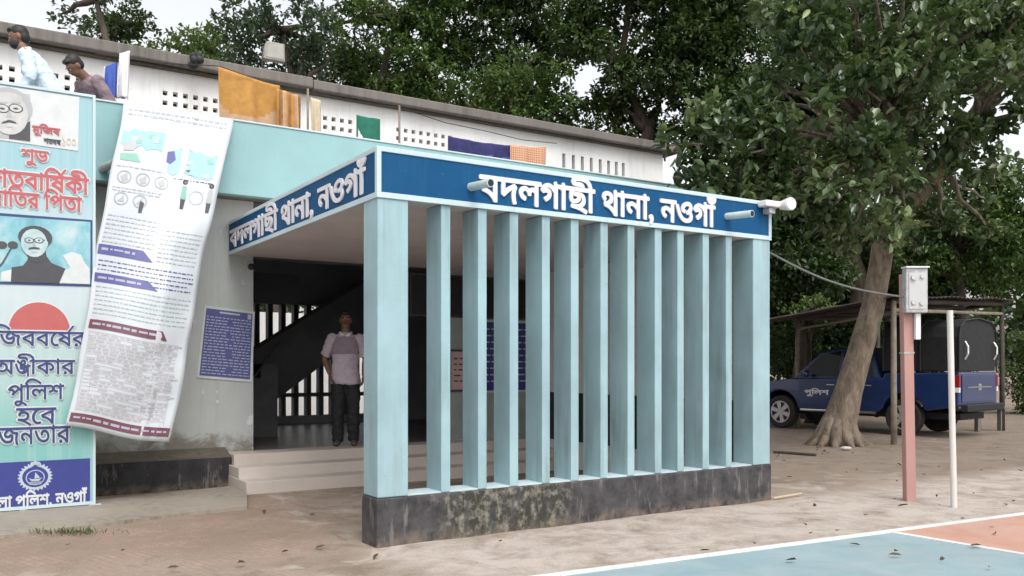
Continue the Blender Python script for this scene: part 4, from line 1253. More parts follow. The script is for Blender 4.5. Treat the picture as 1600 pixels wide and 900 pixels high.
cloth('blue_garment', 'blue garment hung beside the men on the roof', 'garment', [(163, 104), (183, 97), (183, 140), (160, 139)], 5.1, [fab['blue'], fab['white']], 0.03, 1, lambda u, v: 1 if u < .08 else 0, drop=.1)
cloth('white_garment', 'white garment hung beside the blue garment on the roof', 'garment', [(187, 83), (203, 79), (201, 142), (183, 138)], 5.0, [fab['white']], 0.03, 1, drop=.1)
# clothes line on its posts
cl = empty('clothes_line', fr(s_at(150, 5.55), 5.55, ZT), THETA, 'thin clothes line strung along the roof terrace between grey posts', 'clothes line')
sl0 = s_at(150, 5.55)
lm = MB()
tops = []
for px, py in ((150, 84), (341, 103), (481, 142), (624, 168), (760, 205), (870, 224)):
    s, d, z = on_d(px, py, 5.55); tops.append(Vector((s - sl0, 0, z - ZT)))
for a, b in zip(tops, tops[1:]):
    m_ = (a + b) / 2 - Vector((0, 0, .04)); lm.tube([a, m_, b], 0.006, 5, cap=False)
lm.build('line', M['black'], cl)
for i, t_ in enumerate(tops):
    if i not in (2, 3): continue
    pm_ = MB(); pm_.tube([(t_.x, 0, 0), (t_.x, 0, t_.z + .03)], 0.017, 8); pm_.build('post', M['wood'], cl)
# lamp on the roof edge
p = on_d(428, 110, 6.42)
fl = empty('floodlight', fr(p[0], 6.42, RZ), THETA, 'beige box floodlight on a bracket on the roof edge', 'floodlight')
mb = MB(); mb.prism([(-.16, -.1), (.16, -.1), (.13, .14), (-.13, .14)], lambda u, v, w: (u, w - .3 * v, v + .26), -.06, .06); mb.build('housing', plain('beige lamp box', (0.42, 0.40, 0.33), .5), fl, bevel=.01)
mb = MB(); mb.prism([(-.13, -.07), (.13, -.07), (.105, .11), (-.105, .11)], lambda u, v, w: (u, w - .3 * v, v + .26), -.066, -.061); mb.build('lens', plain('dusty lens', (0.5, 0.5, 0.46), .2), fl)
mb = MB(); mb.box(-.18, -.17, -.02, .02, 0, .28); mb.box(.17, .18, -.02, .02, 0, .28); mb.box(-.18, .18, -.02, .02, -.0, .012); mb.build('bracket', M['wood_dark'], fl)
p = on_d(309, 96, 6.3)
mb = MB()
random.seed(11)
for i in range(9): mb.ball((random.uniform(-.09, .09), random.uniform(-.05, .05), random.uniform(-.09, .08)), (random.uniform(.04, .08), .05, random.uniform(.035, .07)), 10)
o = mb.build('bundle', M['black'], None, smooth=True); o.location = fr(p[0], 6.24, p[2] + .0); tag(o, 'black rag bundle caught on the edge of the roof slab', 'bundle')

# small fittings
p = on_d(160, 264, 4.1)
sp2 = empty('drain_pipe', fr(p[0], 4.1, p[2]), THETA, 'short dark drain pipe sticking out of the parapet beside the hanging sheet', 'pipe')
MB().tube([(0, 0.0, 0), (0.10, -0.34, 0.03)], 0.045, 14).build('pipe', M['metal_grey'], sp2)
MB().tube([(0.0995, -0.339, 0.0299), (0.1035, -0.352, 0.031)], 0.046, 14).build('mouth', M['black'], sp2)
p = on_d(390, 415, DW)
cc = empty('wall_camera', fr(p[0], DW, p[2]), THETA, 'small dark dome fitting on the wall corner under the porch ceiling', 'camera')
MB().box(-.03, .03, -.05, -.001, -.02, .05).build('mount', M['metal_grey'], cc, bevel=.006)
MB().ball((0, -.065, -.02), .04, 14).build('dome', M['black'], cc, smooth=True)
# security lamp at the right end of the fascia
p = on_d(1192, 322, 0)
lp = empty('security_lamp', fr(p[0], -0.01, p[2]), THETA, 'white round headed security lamp on the right end of the blue fascia', 'lamp')
MB().box(-.10, .13, -.13, -.004, -.025, .04).build('housing', M['lamp_white'], lp, bevel=.012)
MB().box(-.02, .07, -.10, -.004, -.09, -.031).build('bracket', M['metal_grey'], lp, bevel=.006)
h = MB(); h.tube([(.16, -.10, .005), (.145, -.22, -.0), (.14, -.245, -.001)], [.045, .066, .068], 18); h.build('lamp_head', M['lamp_white'], lp, smooth=False)
MB().tube([(.1396, -.247, -.001), (.138, -.256, -.0015)], [.062, .058], 18).build('lens', M['white'], lp)

# poles, meter box and wire on the right
g = gp(1421, 781)
pk = empty('pink_pole', g, 0, 'faded pink pole carrying a grey meter box beside the court', 'pole')
zt = EYE + (HZ - 421) / F * g.y
MB().box(-.052, .052, -.052, .052, -.2, zt - .05).build('pole', M['pole_pink'], pk, bevel=.008).rotation_euler = (0, R(-1.0), 0)
bx = MB(); bx.box(-.105, .125, -.155, -.055, zt - .47, zt); o = bx.build('meter_box', M['metal_grey'], pk, bevel=.01)
bd = MB(); bd.box(-.075, .105, -.162, -.156, zt - .43, zt - .05); bd.tube([(-.03, -.163, zt - .1), (-.03, -.185, zt - .1)], .03, 12); bd.tube([(.06, -.163, zt - .09), (.06, -.18, zt - .09)], .022, 12); bd.tube([(.055, -.163, zt - .37), (.055, -.18, zt - .37)], .022, 10); bd.tube([(-.03, -.163, zt - .36), (-.03, -.178, zt - .36)], .026, 10)
bd.build('meter_panel', painted('speckled meter panel', (0.50, 0.50, 0.49), dirt=(.2, .2, .2), amount=.6), o)
MB().box(-.112, .132, -.18, -.05, zt + .001, zt + .015).build('lid', M['lamp_white'], o)
MB().box(.018, .072, -.11, -.054, zt - .75, zt - .472).build('conduit', M['lamp_white'], pk, bevel=.006)
MB().box(-.056, .056, -.056, .056, zt - .90, zt - .88).build('strap', M['metal_grey'], pk).rotation_euler = (0, R(-1.0), 0)
g2 = gp(1491, 791)
wp = MB().tube([(0, 0, -.1), (-.045, 0, EYE + (HZ - 485) / F * g2.y)], .03, 12).build('net_post', M['pole_white'], None)
wp.location = g2; tag(wp, 'slim white post at the edge of the court', 'post')
a_ = fr(L + .01, .1, EYE + (HZ - 389) / F * fr(L, .1).y); b_ = Vector((g.x - .11, g.y - .1, zt - .3))
mb = MB(); mb.tube([a_.lerp(b_, i / 14) - Vector((0, 0, .10 * math.sin(math.pi * i / 14))) for i in range(15)], .011, 6); tag(mb.build('overhead_wire', plain('weathered wire', (.13, .13, .125), .6)), 'pale wire sagging from the porch corner to the meter box', 'wire')

# ---------------------------------------------------------------- tin shed and pickup
near, left_, right_ = gp(1397, 694), gp(1247, 668), gp(1566, 672)
farp = left_ + right_ - near + Vector((-.4, .6, 0))
shed = empty('parking_shed', near, 0, 'low tin roofed parking shed on thin posts beyond the leaning tree', 'shed')
def zfor(p, py): return EYE + (HZ - py) / F * p.y
posts = [(near, zfor(near, 470)), (left_, zfor(left_, 497)), (right_, zfor(right_, 474)), (farp, 2.75), ((near + right_) / 2 + (left_ - near) * .98, 2.6)]
for i, (p_, z_) in enumerate(posts):
    q = p_ - near
    lean = Vector((random.uniform(-.05, .05), 0, 0)) - (Vector((.05, 0, 0)) if i == 1 else Vector((0, 0, 0)))
    MB().tube([(q.x, q.y, -.1), (q.x + lean.x * .5, q.y, z_ * .5), (q.x + lean.x, q.y, z_)], [.058, .052, .048], 9).build('post', M['wood'] if i < 2 else M['wood_dark'], shed, smooth=True)
c_ = [Vector((p_ - near).xy).to_3d() + Vector((0, 0, z_ + .05)) for p_, z_ in posts[:4]]
ctr = sum(c_, Vector()) / 4
ex = [ctr + (q - ctr) * 1.12 for q in c_]
ex[1] = at(1150, 512, 20.8) - near; ex[1].z = at(1150, 512, 20.8).z + .05
ex[3] = ex[3] + Vector((-1.6, 0.4, 0))
mb = MB()
nn = 60
order = (ex[0], ex[1], ex[3], ex[2])                # near, left, far, right
def rp(u, v):
    p_ = order[0].lerp(order[1], u).lerp(order[3].lerp(order[2], u), v)
    return p_
for i in range(nn):
    for j in range(4):
        q = []
        for a, b in ((j, i), (j + 1, i), (j + 1, i + 1), (j, i + 1)):
            p_ = rp(a / 4, b / nn); q.append((p_.x, p_.y, p_.z + .03 * (b % 2) + .015 * math.sin(a * 3 + b * .3)))
        mb.add(q, [(0, 1, 2, 3)])
mb.build('tin_roof', M['tin'], shed, solid=.006)
mb = MB()
for a, b in ((0, 1), (0, 2), (1, 3), (2, 3)):
    mb.tube([c_[a] * 1.0 - Vector((0, 0, .06)), c_[b] - Vector((0, 0, .06))], .05, 8)
for k in (.25, .5, .75):
    mb.tube([c_[0].lerp(c_[1], k) - Vector((0, 0, .05)), c_[2].lerp(c_[3], k) - Vector((0, 0, .05))], .04, 8)
mb.build('roof_beam', M['wood_dark'], shed)
mb = MB(); mb.tube([c_[0] + Vector((0, -.02, -.22)), c_[2] + Vector((0, 0, -.28))], .035, 8); mb.tube([c_[0] + Vector((0, -.02, -.25)), c_[1] + Vector((0, 0, -.3))], .03, 8); mb.build('tie_rail', M['wood'], shed)

TH = R(130)                                          # heading of the pickup: away to the left
fw = gp(1224, 668)
h_ = Vector((math.cos(TH), math.sin(TH), 0)); l_ = Vector((-h_.y, h_.x, 0))
ra = fw - h_ * 2.85 - l_ * 0.76
trk = empty('police_pickup', ra, TH, 'dark blue police pickup with a black canvas canopy parked under the tin shed', 'pickup')
def car_paint(name, col):
    m, t, bs = nodes_of(name)
    n = noise(t, coords(t), 3, 4)
    t.links.new(mix(t, ramp(t, n, [(.35, 0.), (.7, 1.)]), col, tuple(c * 1.25 + .004 for c in col)), bs.inputs['Base Color'])
    bs.inputs['Roughness'].default_value = .28
    bs.inputs['Coat Weight'].default_value = .6
    bs.inputs['Coat Roughness'].default_value = .1
    return m
cp = car_paint('dark blue car paint', (0.005, 0.022, 0.095))
glass = plain('dark car glass', (0.012, 0.013, 0.015), .06, var=0)
chrome = plain('chrome', (.6, .6, .6), .2, .9, var=.05)
silver = plain('silver alloy', (.50, .50, .50), .35, .5, var=.1)
canvas = plain('black canvas', (0.014, 0.014, 0.016), .85, var=.3)
def arc(cx, cz, r, a0, a1, n=10): return [(cx + r * math.cos(R(a0 + (a1 - a0) * i / n)), cz + r * math.sin(R(a0 + (a1 - a0) * i / n))) for i in range(n + 1)]
prof = [(-1.12, .62), (-.50, .52)] + arc(0, .40, .46, 165, 15) + [(.52, .46), (2.33, .46)] + arc(2.85, .40, .46, 172, 8) + [(3.45, .50), (3.66, .58), (3.70, .86), (3.58, 1.02), (2.55, 1.14), (.42, 1.17), (.40, 1.27), (-1.12, 1.30)]
bm_ = MB()
bm_.prism(prof, lambda u, v, w: (u, w * (1 - .06 * max(0, (v - .9))), v), -.90, .90)
bm_.build('body', cp, trk, bevel=.035, seg=3)
gh = [(2.54, 1.13), (1.96, 1.72), (1.50, 1.81), (.72, 1.80), (.48, 1.15)]
mb = MB()
hwid = lambda z: .86 - .20 * (z - 1.13) / .65
n_ = len(gh)
mb.add([(x, -hwid(z), z) for x, z in gh] + [(x, hwid(z), z) for x, z in gh], [tuple(range(n_)), tuple(range(n_, 2 * n_))[::-1]] + [(i, i + n_, (i + 1) % n_ + n_, (i + 1) % n_) for i in range(n_)])
mb.build('cab', cp, trk, bevel=.03, seg=3)
for wpoly in ([(2.36, 1.19), (1.93, 1.66), (1.46, 1.74), (1.46, 1.19)], [(1.38, 1.19), (1.38, 1.74), (.84, 1.73), (.64, 1.19)]):
    for sgn in (-1, 1):
        mb = MB(); mb.add([(x, sgn * (hwid(z) + .006), z) for x, z in wpoly] + [(x, sgn * (hwid(z) - .02), z) for x, z in wpoly], [(0, 1, 2, 3), (7, 6, 5, 4)] + [(i, i + 4, (i + 1) % 4 + 4, (i + 1) % 4) for i in range(4)])
        mb.build('side_window', glass, trk)
mb = MB(); mb.add([(2.49, -.74, 1.19), (2.49, .74, 1.19), (2.01, .62, 1.68), (2.01, -.62, 1.68)], [(0, 1, 2, 3)]); mb.build('windscreen', glass, trk, solid=.02)
for sgn in (-1, 1):
    for x0, x1, hx in ((1.44, 2.36, 1.58), (.60, 1.41, .74)):
        y = sgn * .902
        d_ = MB(); d_.box(x0, x1, min(y, y + sgn * .008), max(y, y + sgn * .008), .56, 1.10); dd = d_.build('door', cp, trk, bevel=.005)
        MB().box(hx - .09, hx + .09, min(y + sgn * .009, y + sgn * .035), max(y + sgn * .009, y + sgn * .035), .99, 1.02).build('handle', chrome, dd, bevel=.008)
        if sgn > 0 and x0 > 1:
            lt = MB(); letters(lt, [('পুিলশ',)], (-2.22, -1.62, .74, .93), lambda u, v, w: (-u, y + .009 + w, v), .004, .03, step=.0001); lt.build('lettering', M['letter'], dd)
    MB().tube([(.55, sgn * .93, .44), (2.30, sgn * .93, .44)], .03, 10).build('side_step', chrome, trk)
    MB().ball((2.12, sgn * 1.0, 1.24), (.06, .09, .085), 12).build('mirror', cp, trk, smooth=True)
    tl = MB(); tl.box(-1.135, -1.02, sgn * .90 - .05 if sgn > 0 else -.912, .912 if sgn > 0 else -.85, 1.0, 1.24); tl = tl.build('tail_light', plain('red lens', (.30, .015, .02), .2), trk, bevel=.01)
    MB().box(-1.134, -1.03, min(sgn * .912, sgn * .86), max(sgn * .912, sgn * .86), .90, .995).build('reverse_light', M['white'], tl)
mb = MB(); mb.box(-1.135, -1.122, -.78, .78, .70, 1.24); tg = mb.build('tailgate', cp, trk, bevel=.006)
mb = MB(); mb.box(-1.15, -1.136, -.55, .55, .985, 1.005); mb.box(-1.15, -1.136, -.07, .07, .93, 1.06); mb.build('tailgate_strip', chrome, tg)
MB().box(-1.28, -1.14, -.86, .86, .52, .66).build('rear_bumper', M['black'], trk, bevel=.02)
MB().box(3.66, 3.80, -.86, .86, .45, .66).build('front_bumper', M['black'], trk, bevel=.03)
MB().box(-1.0, 3.4, -.55, .55, .34, .47).build('chassis', M['black'], trk)
cs = [(-.86, 1.30), (-.86, 1.98), (-.80, 2.18), (-.60, 2.30), (0, 2.36), (.60, 2.30), (.80, 2.18), (.86, 1.98), (.86, 1.30)]
mb = MB(); mb.prism(cs, lambda u, v, w: (w, u, v + .02 * math.sin(w * 5)), -1.10, .44); can_ = mb.build('canopy', canvas, trk, bevel=.02)
hp = MB()
for xx in (-1.115, -.35, .42): hp.tube([(xx, u * 1.012, v + .012) for u, v in cs], .018, 6, cap=False)
hp.build('hoop', M['black'], can_)
for yy in (.62, -.74): MB().tube([(-1.12, yy, 1.55), (-1.19, yy + .03, 1.66), (-1.19, yy + .03, 1.80), (-1.12, yy, 1.90)], .017, 7).build('grab_handle', M['white'], can_)
for wx in (0, 2.85):
    for sgn in (-1, 1):
        ty = MB()
        yo = sgn * .78
        prf = [(.25, -.11), (.34, -.115), (.37, -.09), (.37, .09), (.34, .115), (.25, .11)]
        nn_ = 32; vs = []; fs = []
        for i in range(nn_):
            a = 2 * math.pi * i / nn_
            for r_, y_ in prf: vs.append((wx + r_ * math.cos(a), yo + y_, .37 + r_ * math.sin(a)))
        for i in range(nn_):
            for k in range(6): fs.append((i * 6 + k, i * 6 + (k + 1) % 6, ((i + 1) % nn_) * 6 + (k + 1) % 6, ((i + 1) % nn_) * 6 + k))
        ty.add(vs, fs); wheel = ty.build('wheel', M['rubber'], trk, smooth=False)
        rm = MB()
        rm.tube([(wx, yo - .09, .37), (wx, yo + .09, .37)], .252, 28)
        rim = rm.build('rim', M['black'], wheel)
        sk = MB()
        yf = yo + sgn * .093
        for i in range(6):
            a = 2 * math.pi * i / 6 + .3
            ca, sa = math.cos(a), math.sin(a)
            pts = [(.05, -.035), (.235, -.055), (.235, .055), (.05, .035)]
            sk.prism([(wx + r_ * ca - t_ * sa, .37 + r_ * sa + t_ * ca) for r_, t_ in pts], lambda u, v, w: (u, w, v), yf - .012, yf + .012)
        sk.tube([(wx, yf - .013, .37), (wx, yf + .02, .37)], .06, 14)
        ringo = arc(wx, .37, .252, 0, 360, 28)
        for (u0, v0), (u1, v1) in zip(ringo, ringo[1:]):
            iu0, iv0, iu1, iv1 = wx + (u0 - wx) * .9, .37 + (v0 - .37) * .9, wx + (u1 - wx) * .9, .37 + (v1 - .37) * .9
            sk.prism([(u0, v0), (u1, v1), (iu1, iv1), (iu0, iv0)], lambda u, v, w: (u, w, v), yf - .014, yf + .014)
        sk.build('spokes', silver, wheel)

# bench at the right edge
g = gp(1563, 672)
bn = empty('concrete_bench', g, R(20), 'low grey concrete bench near the rear of the pickup', 'bench')
MB().box(-.75, .12, -.12, .12, .47, .52).build('seat', M['slab'], bn, bevel=.01)
for x0 in (-.04, -.70): MB().box(x0, x0 + .09, -.05, .05, -.05, .469).build('leg', M['slab'], bn)

# ---------------------------------------------------------------- people
def remesh(mb, name, mat, parent, vox, smooth=6):
    o = mb.build('raw', mat)
    md = o.modifiers.new('r', 'REMESH'); md.mode = 'VOXEL'; md.voxel_size = vox
    ms = o.modifiers.new('s', 'SMOOTH'); ms.iterations = smooth; ms.factor = .5
    dg = bpy.context.evaluated_depsgraph_get()
    me = bpy.data.meshes.new_from_object(o.evaluated_get(dg))
    me.name = name
    me.polygons.foreach_set('use_smooth', [True] * len(me.polygons))
    if 'shirt' in name or 'trousers' in name or 'yoke' in name:
        from mathutils import noise as mn
        for v_ in me.vertices:
            p_ = v_.co
            v_.co = p_ + v_.normal * (0.016 * mn.noise(Vector((p_.x * 9, p_.y * 9, p_.z * 14))) + 0.009 * mn.noise(Vector((p_.x * 22 + p_.z * 14, p_.y * 22, p_.z * 26))))
    old = o.data
    bpy.data.objects.remove(o); bpy.data.meshes.remove(old)
    n = bpy.data.objects.new(name, me); COL.objects.link(n); n.parent = parent
    return n

def loft(mb, rings, T, n=20, mi=0):
    vs, fs = [], []
    for z, rx, ry, cy in rings:
        for k in range(n):
            a = 2 * math.pi * k / n
            vs.append(T(Vector((rx * math.cos(a), cy + ry * math.sin(a), z))))
    for i in range(len(rings) - 1):
        for k in range(n): fs.append((i * n + k, i * n + (k + 1) % n, (i + 1) * n + (k + 1) % n, (i + 1) * n + k))
    fs.append(tuple(range(n))[::-1]); fs.append(tuple(range((len(rings) - 1) * n, len(rings) * n)))
    mb.add(vs, fs, mi)

def person(loc, rz, label, shirt, trousers, lean=0.0, head_pitch=0.0, head_yaw=0.0, arms='down', H=1.75, mask=None, collar=None, shoes=None, yoke=None, longsleeve=False, group=None, beard=False):
    """faces local -Y; everything above the hips leans forward by lean"""
    k = H / 1.75
    root = empty('person', loc, rz, label, 'person', group)
    bend = arms == 'down'
    hip = Vector((0, 0, .92))
    rot = Matrix.Rotation(lean, 3, 'X')
    def T0(p): return Vector(p) * k
    def T1(p): return (hip + rot @ (Vector(p) - hip)) * k
    nk = Vector((0, .005, 1.50))
    rh = Matrix.Rotation(head_yaw, 3, 'Z') @ Matrix.Rotation(head_pitch, 3, 'X')
    def T2(p): return T1(nk + rh @ (Vector(p) - nk))
    RH = rot @ rh
    b = MB()
    # trunk, neck
    loft(b, [(.84, .12, .09, 0), (.92, .155, .105, 0), (1.05, .14, .10, 0), (1.20, .155, .11, 0), (1.34, .175, .11, 0), (1.42, .16, .085, .005), (1.46, .07, .065, .005)], T1)
    b.tube([T1((0, .01, 1.42)), T1((0, .002, 1.50)), T2((0, -.005, 1.56))], [.068 * k, .058 * k, .056 * k], 14)
    # head
    b.ball(T2((0, .005, 1.655)), (.074 * k, .092 * k, .098 * k), 20, rot=RH)
    b.ball(T2((0, -.025, 1.59)), (.056 * k, .066 * k, .068 * k), 18, rot=RH)
    b.ball(T2((0, -.055, 1.548)), (.028 * k, .026 * k, .022 * k), 12, rot=RH)
    b.tube([T2((0, -.083, 1.652)), T2((0, -.102, 1.612)), T2((0, -.090, 1.602))], [.011 * k, .018 * k, .014 * k], 10)
    b.ball(T2((0, -.084, 1.668)), (.045 * k, .012 * k, .010 * k), 12, rot=RH)
    for sx in (-1, 1):
        b.ball(T2((sx * .076, .008, 1.632)), (.012 * k, .022 * k, .034 * k), 12, rot=RH)
        # legs
        b.tube([T0((sx * .085, 0, .90)), T0((sx * .095, -.01, .70)), T0((sx * .10, -.015, .48)), T0((sx * .10, .02, .30)), T0((sx * .10, .02, .08))], [.095 * k, .082 * k, .056 * k, .056 * k, .036 * k], 14)
        b.tube([T0((sx * .10, .04, .045)), T0((sx * .11, -.12, .03)), T0((sx * .115, -.17, .025))], [.042 * k, .038 * k, .022 * k], 12)
        # arms
        sh = Vector((sx * .185, .0, 1.405))
        if arms == 'down': el, wr = (Vector((-.275, .06, 1.14)), Vector((-.20, -.06, .93))) if sx < 0 else (Vector((.255, .02, 1.13)), Vector((.235, -.12, .91)))
        elif arms == 'fold': el, wr = Vector((sx * .25, .0, 1.14)), Vector((sx * .06, -.19, 1.12))
        elif arms == 'reach': el, wr = Vector((sx * .24, -.10, 1.15)), Vector((sx * .17, -.33, 1.07))
        else: el, wr = Vector((sx * .25, -.02, 1.12)), Vector((sx * .21, -.20, .95))
        b.ball(T1(sh), .058 * k, 14)
        b.tube([T1(sh), T1(sh.lerp(el, .5)), T1(el)], [.054 * k, .048 * k, .040 * k], 12)
        b.tube([T1(el), T1(el.lerp(wr, .35)), T1(wr)], [.041 * k, .040 * k, .026 * k], 12)
        fd = (wr - el).normalized()
        sd_ = Vector((sx, 0, 0)); sd_ = (sd_ - fd * sd_.dot(fd)).normalized()
        up_ = fd.cross(sd_).normalized()
        palm = wr + fd * .05
        Rm = Matrix((sd_, up_, fd)).transposed()
        b.ball(T1(palm), (.020 * k, .040 * k, .052 * k), 14, rot=rot @ Rm)
        for i, ln in enumerate((.066, .078, .072, .056)):
            base = palm + up_ * (.030 - i * .020) + fd * .036
            m_ = base + fd * ln * .5 - sd_ * .008; e_ = base + fd * ln * .92 - sd_ * .028
            b.tube([T1(base), T1(m_), T1(e_)], [.0098 * k, .0092 * k, .0078 * k], 8)
        tb_ = wr + fd * .025 + up_ * .026
        b.tube([T1(tb_), T1(tb_ + up_ * .022 + fd * .028 - sd_ * .008), T1(tb_ + up_ * .026 + fd * .058 - sd_ * .014)], [.012 * k, .011 * k, .009 * k], 8)
        # sleeves
    body = remesh(b, 'body', M['skin'], root, .0085, 4)
    s = MB()
    loft(s, [(.80, .202, .142, 0), (.90, .198, .138, -.002), (1.05, .168, .126, -.004), (1.20, .176, .13, -.004), (1.32, .190, .125, 0), (1.41, .168, .10, .004), (1.455, .095, .08, .004), (1.475, .07, .068, .004)], T1)
    for sx in (-1, 1):
        sh = Vector((sx * .175, .0, 1.40))
        if arms == 'down': el, wr = (Vector((-.275, .06, 1.14)), Vector((-.20, -.06, .93))) if sx < 0 else (Vector((.255, .02, 1.13)), Vector((.235, -.12, .91)))
        elif arms == 'fold': el, wr = Vector((sx * .25, .0, 1.14)), Vector((sx * .06, -.19, 1.12))
        elif arms == 'reach': el, wr = Vector((sx * .24, -.10, 1.15)), Vector((sx * .17, -.33, 1.07))
        else: el, wr = Vector((sx * .25, -.02, 1.12)), Vector((sx * .21, -.20, .95))
        s.ball(T1(sh), .073 * k, 14)
        s.tube([T1(sh), T1(sh.lerp(el, .5)), T1(sh.lerp(el, .88))], [.072 * k, .070 * k, .068 * k], 14)
        if longsleeve: s.tube([T1(sh.lerp(el, .8)), T1(el), T1(el.lerp(wr, .5)), T1(el.lerp(wr, .9))], [.064 * k, .06 * k, .052 * k, .042 * k], 14)
    so = remesh(s, 'shirt', shirt, root, .011, 5)
    if yoke:
        y_ = MB()
        loft(y_, [(1.19, .1815, .1355, -.004), (1.32, .1945, .130, 0), (1.41, .1695, .102, .004), (1.44, .11, .083, .004)], T1)
        remesh(y_, 'yoke', yoke, so, .011, 3)
    if collar:
        c_ = MB()
        for sx in (-1, 1):
            c_.tube([T1((sx * .012, -.082, 1.425)), T1((sx * .055, -.062, 1.452)), T1((sx * .078, -.01, 1.475)), T1((sx * .05, .06, 1.485)), T1((0, .075, 1.487))], [.010 * k, .014 * k, .013 * k, .013 * k, .013 * k], 8)
        c_.build('collar', collar, so, smooth=True)
    t_ = MB()
    loft(t_, [(.80, .150, .112, 0), (.88, .168, .118, 0), (.96, .160, .113, 0)], T0)
    for sx in (-1, 1):
        t_.tube([T0((sx * .082, 0, .88)), T0((sx * .093, -.008, .70)), T0((sx * .10, -.01, .48)), T0((sx * .10, .015, .25)), T0((sx * .10, .018, .05))], [.105 * k, .098 * k, .082 * k, .076 * k, .072 * k], 14)
    remesh(t_, 'trousers', trousers, root, .012, 4)
    f_ = MB()
    for sx in (-1, 1):
        f_.ball(T0((sx * .105, .03, .045)), (.048 * k, .062 * k, .045 * k), 14)
        f_.ball(T0((sx * .112, -.10, .036)), (.050 * k, .105 * k, .036 * k), 14)
    remesh(f_, 'shoes', shoes or M['black'], root, .011, 3)
    h = MB()
    h.ball(T2((0, .022, 1.682)), (.081 * k, .093 * k, .088 * k), 20, rot=RH)
    h.ball(T2((0, .045, 1.630)), (.074 * k, .066 * k, .075 * k), 18, rot=RH)
    h.ball(T2((0, -.045, 1.728)), (.062 * k, .045 * k, .030 * k), 16, rot=RH)
    remesh(h, 'hair', M['hair'], root, .010, 3)
    e = MB()
    for sx in (-1, 1):
        e.ball(T2((sx * .031, -.0845, 1.642)), (.012 * k, .008 * k, .0065 * k), 10, 0, rot=RH)
        e.ball(T2((sx * .031, -.0905, 1.642)), (.006 * k, .004 * k, .006 * k), 10, 1, rot=RH)
        e.ball(T2((sx * .032, -.0935, 1.664)), (.019 * k, .005 * k, .0042 * k), 10, 1, rot=RH)
    e.build('eyes', [M['eye'], M['hair']], root, smooth=True)
    e = MB(); e.ball(T2((0, -.0905, 1.578)), (.024 * k, .007 * k, .007 * k), 12, 0, rot=RH)
    e.ball(T2((0, -.0945, 1.592)), (.027 * k, .006 * k, .005 * k), 12, 1, rot=RH)
    e.build('mouth', [M['lips'], M['hair']], root, smooth=True)
    if mask:
        m_ = MB(); m_.ball(T2((0, -.045, 1.578)), (.066 * k, .068 * k, .052 * k), 18, rot=RH); m_.ball(T2((0, -.088, 1.60)), (.03 * k, .026 * k, .03 * k), 14, rot=RH)
        remesh(m_, 'face_mask', mask, root, .010, 4)
    return root
pl = gp(540, 696, FL)
person((pl.x, pl.y, FL), R(8), 'man in a pale lilac polo shirt and black trousers standing in the doorway', plain('pale lilac knit', (.47, .40, .45), .85, var=.06), plain('black trousers', (.015, .015, .017), .8),
       arms='down', H=1.76, collar=M['white'], shoes=plain('brown sandals', (.10, .075, .06), .5), yoke=plain('darker lilac yoke', (.27, .21, .25), .85, var=.1))
p1 = at(35, 60, 9.95)
person((p1.x + .36, 10.0, ZT - .02), R(-90) + THETA * .6, 'man in a light blue shirt and black face mask on the roof terrace', plain('light blue shirt', (.55, .66, .74), .8, var=.06), plain('grey trousers', (.1, .1, .11), .8),
       lean=R(33), head_pitch=R(-14), arms='reach', H=1.84, mask=plain('black mask', (.02, .02, .03), .8), longsleeve=True, collar=M['white'], group='men on the roof terrace')
p2 = at(113, 100, 10.1)
person((p2.x + .22, 10.72, ZT), R(-32), 'man in a dusky mauve shirt bending over the parapet on the roof terrace', plain('dusky mauve shirt', (.23, .17, .19), .85, var=.15), plain('dark trousers', (.05, .05, .06), .8),
       lean=R(46), head_pitch=R(5), head_yaw=R(-10), arms='reach', H=1.76, longsleeve=True, group='men on the roof terrace')

# ---------------------------------------------------------------- litter on the ground
random.seed(21)
lit = []
for px, py in ((1326, 851), (1404, 863), (1468, 877), (1228, 878), (1545, 889), (1580, 820), (1554, 826), (1556, 836), (1515, 855), (1410, 870), (1306, 832), (1270, 834), (1420, 790), (1395, 781), (1466, 790), (1350, 807), (1276, 791), (1408, 729), (1465, 731), (1440, 742), (1402, 752), (280, 888), (108, 853), (1180, 850), (1560, 700), (1590, 735), (1530, 735), (1340, 735), (1110, 862), (1390, 700), (1255, 820), (1500, 812)):
    lit.append(gp(px, py, .016))
hubs_ = [(random.uniform(3.5, 10), random.uniform(9, 16)) for _ in range(9)]
for _ in range(60):
    hx, hy = random.choice(hubs_); x, y = random.gauss(hx, .55), random.gauss(hy, .4)
    p_ = Vector((x, y, .006))
    q = p_ - P0
    if (0 < q.dot(A) < L + .2 and -.1 < q.dot(B) < 8): continue
    lit.append(p_)
for _ in range(16): lit.append(Vector((random.uniform(-5, 0), random.uniform(5, 9.2), .004)))
lit = np.array([tuple(p_) for p_ in lit])
dd = unit(len(lit)); dd[:, 2] *= .15
nr = np.tile(np.array([[0, 0, 1.0]]), (len(lit), 1)) + rng.normal(size=(len(lit), 3)) * .3
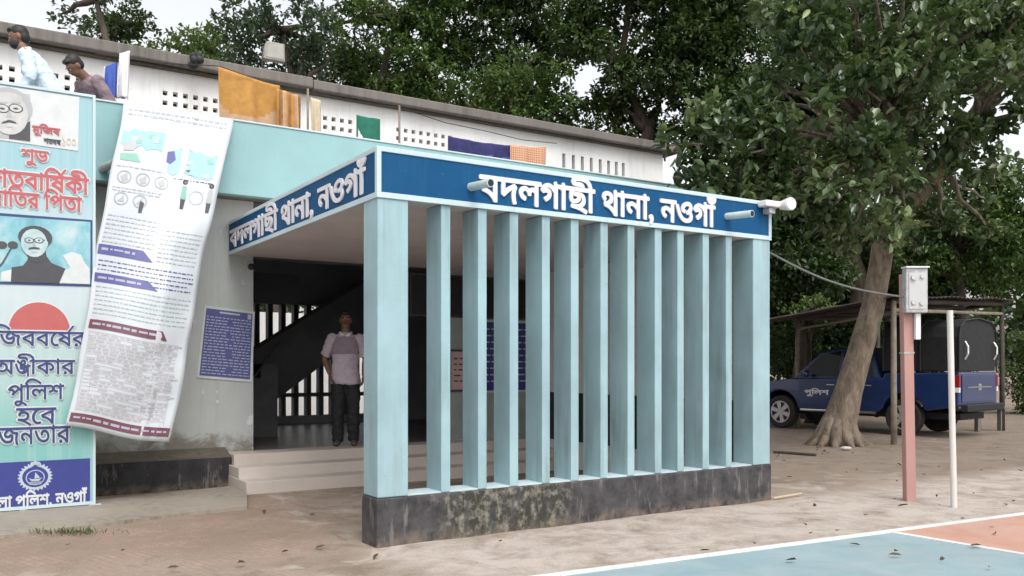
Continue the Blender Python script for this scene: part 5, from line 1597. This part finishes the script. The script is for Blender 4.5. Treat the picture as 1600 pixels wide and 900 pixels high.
me = leaves_mesh('leaf_litter', lit, dd, nr, (.03 + .09 * rng.random(len(lit)) ** 1.6), .02 + .03 * rng.random(len(lit)), leaf_mat('dry brown leaves', [(.03, .022, .016), (.07, .05, .03), (.13, .09, .05)], .05, .8))
o = bpy.data.objects.new('leaf_litter', me); COL.objects.link(o); o.location.z = .012; tag(o, kind='stuff')
# concrete apron and cracked edge at the left, with a tuft of grass
ap = [gp(-60, 806), gp(362, 762), gp(386, 773), gp(386, 794), gp(280, 806), gp(120, 826), gp(-60, 848)]
mb = MB()
n_ = len(ap)
mb.add([(p_.x, p_.y, .022) for p_ in ap] + [(p_.x, p_.y, -.05) for p_ in ap], [tuple(range(n_))[::-1]] + [(i, (i + 1) % n_, n_ + (i + 1) % n_, n_ + i) for i in range(n_)])
tag(mb.build('apron', painted('worn apron concrete', (.31, .27, .22), dirt=(.14, .11, .08), amount=.95, lo=.4, hi=.7)), kind='structure')
g = gp(108, 834)
k = 130
cen = np.stack([g.x + rng.normal(size=k) * .16, g.y + rng.normal(size=k) * .05, np.full(k, .0)], 1)
di = rng.normal(size=(k, 3)) * .5; di[:, 2] = np.abs(di[:, 2]) + .7
me = leaves_mesh('grass', cen, di, unit(k), .025 + .045 * rng.random(k), np.full(k, .010), leaf_mat('grass blades', [(.06, .10, .02), (.12, .17, .05)], .2, .6))
o = bpy.data.objects.new('grass', me); COL.objects.link(o); tag(o, kind='stuff')
a_, b_ = gp(1208, 781), gp(1252, 774)
tag(MB().tube([(a_.x, a_.y, .015), (b_.x, b_.y, .02)], .013, 7).build('stick', plain('pale stick', (.45, .36, .25), .8)), 'pale stick lying on the earth by the porch corner', 'stick')
a_, b_ = gp(1209, 707), gp(1275, 712)
tag(MB().tube([(a_.x, a_.y, .01), (b_.x, b_.y, .015)], .022, 7).build('log', M['wood_dark']), 'dark thin log lying between the porch and the tree', 'log')
g = gp(1322, 703); mb = MB(); mb.ball((0, 0, .03), (.10, .06, .035), 9); o = mb.build('stone', plain('pale stone', (.5, .48, .44), .8)); o.location = g; tag(o, 'pale flat stone at the foot of the leaning tree', 'stone')
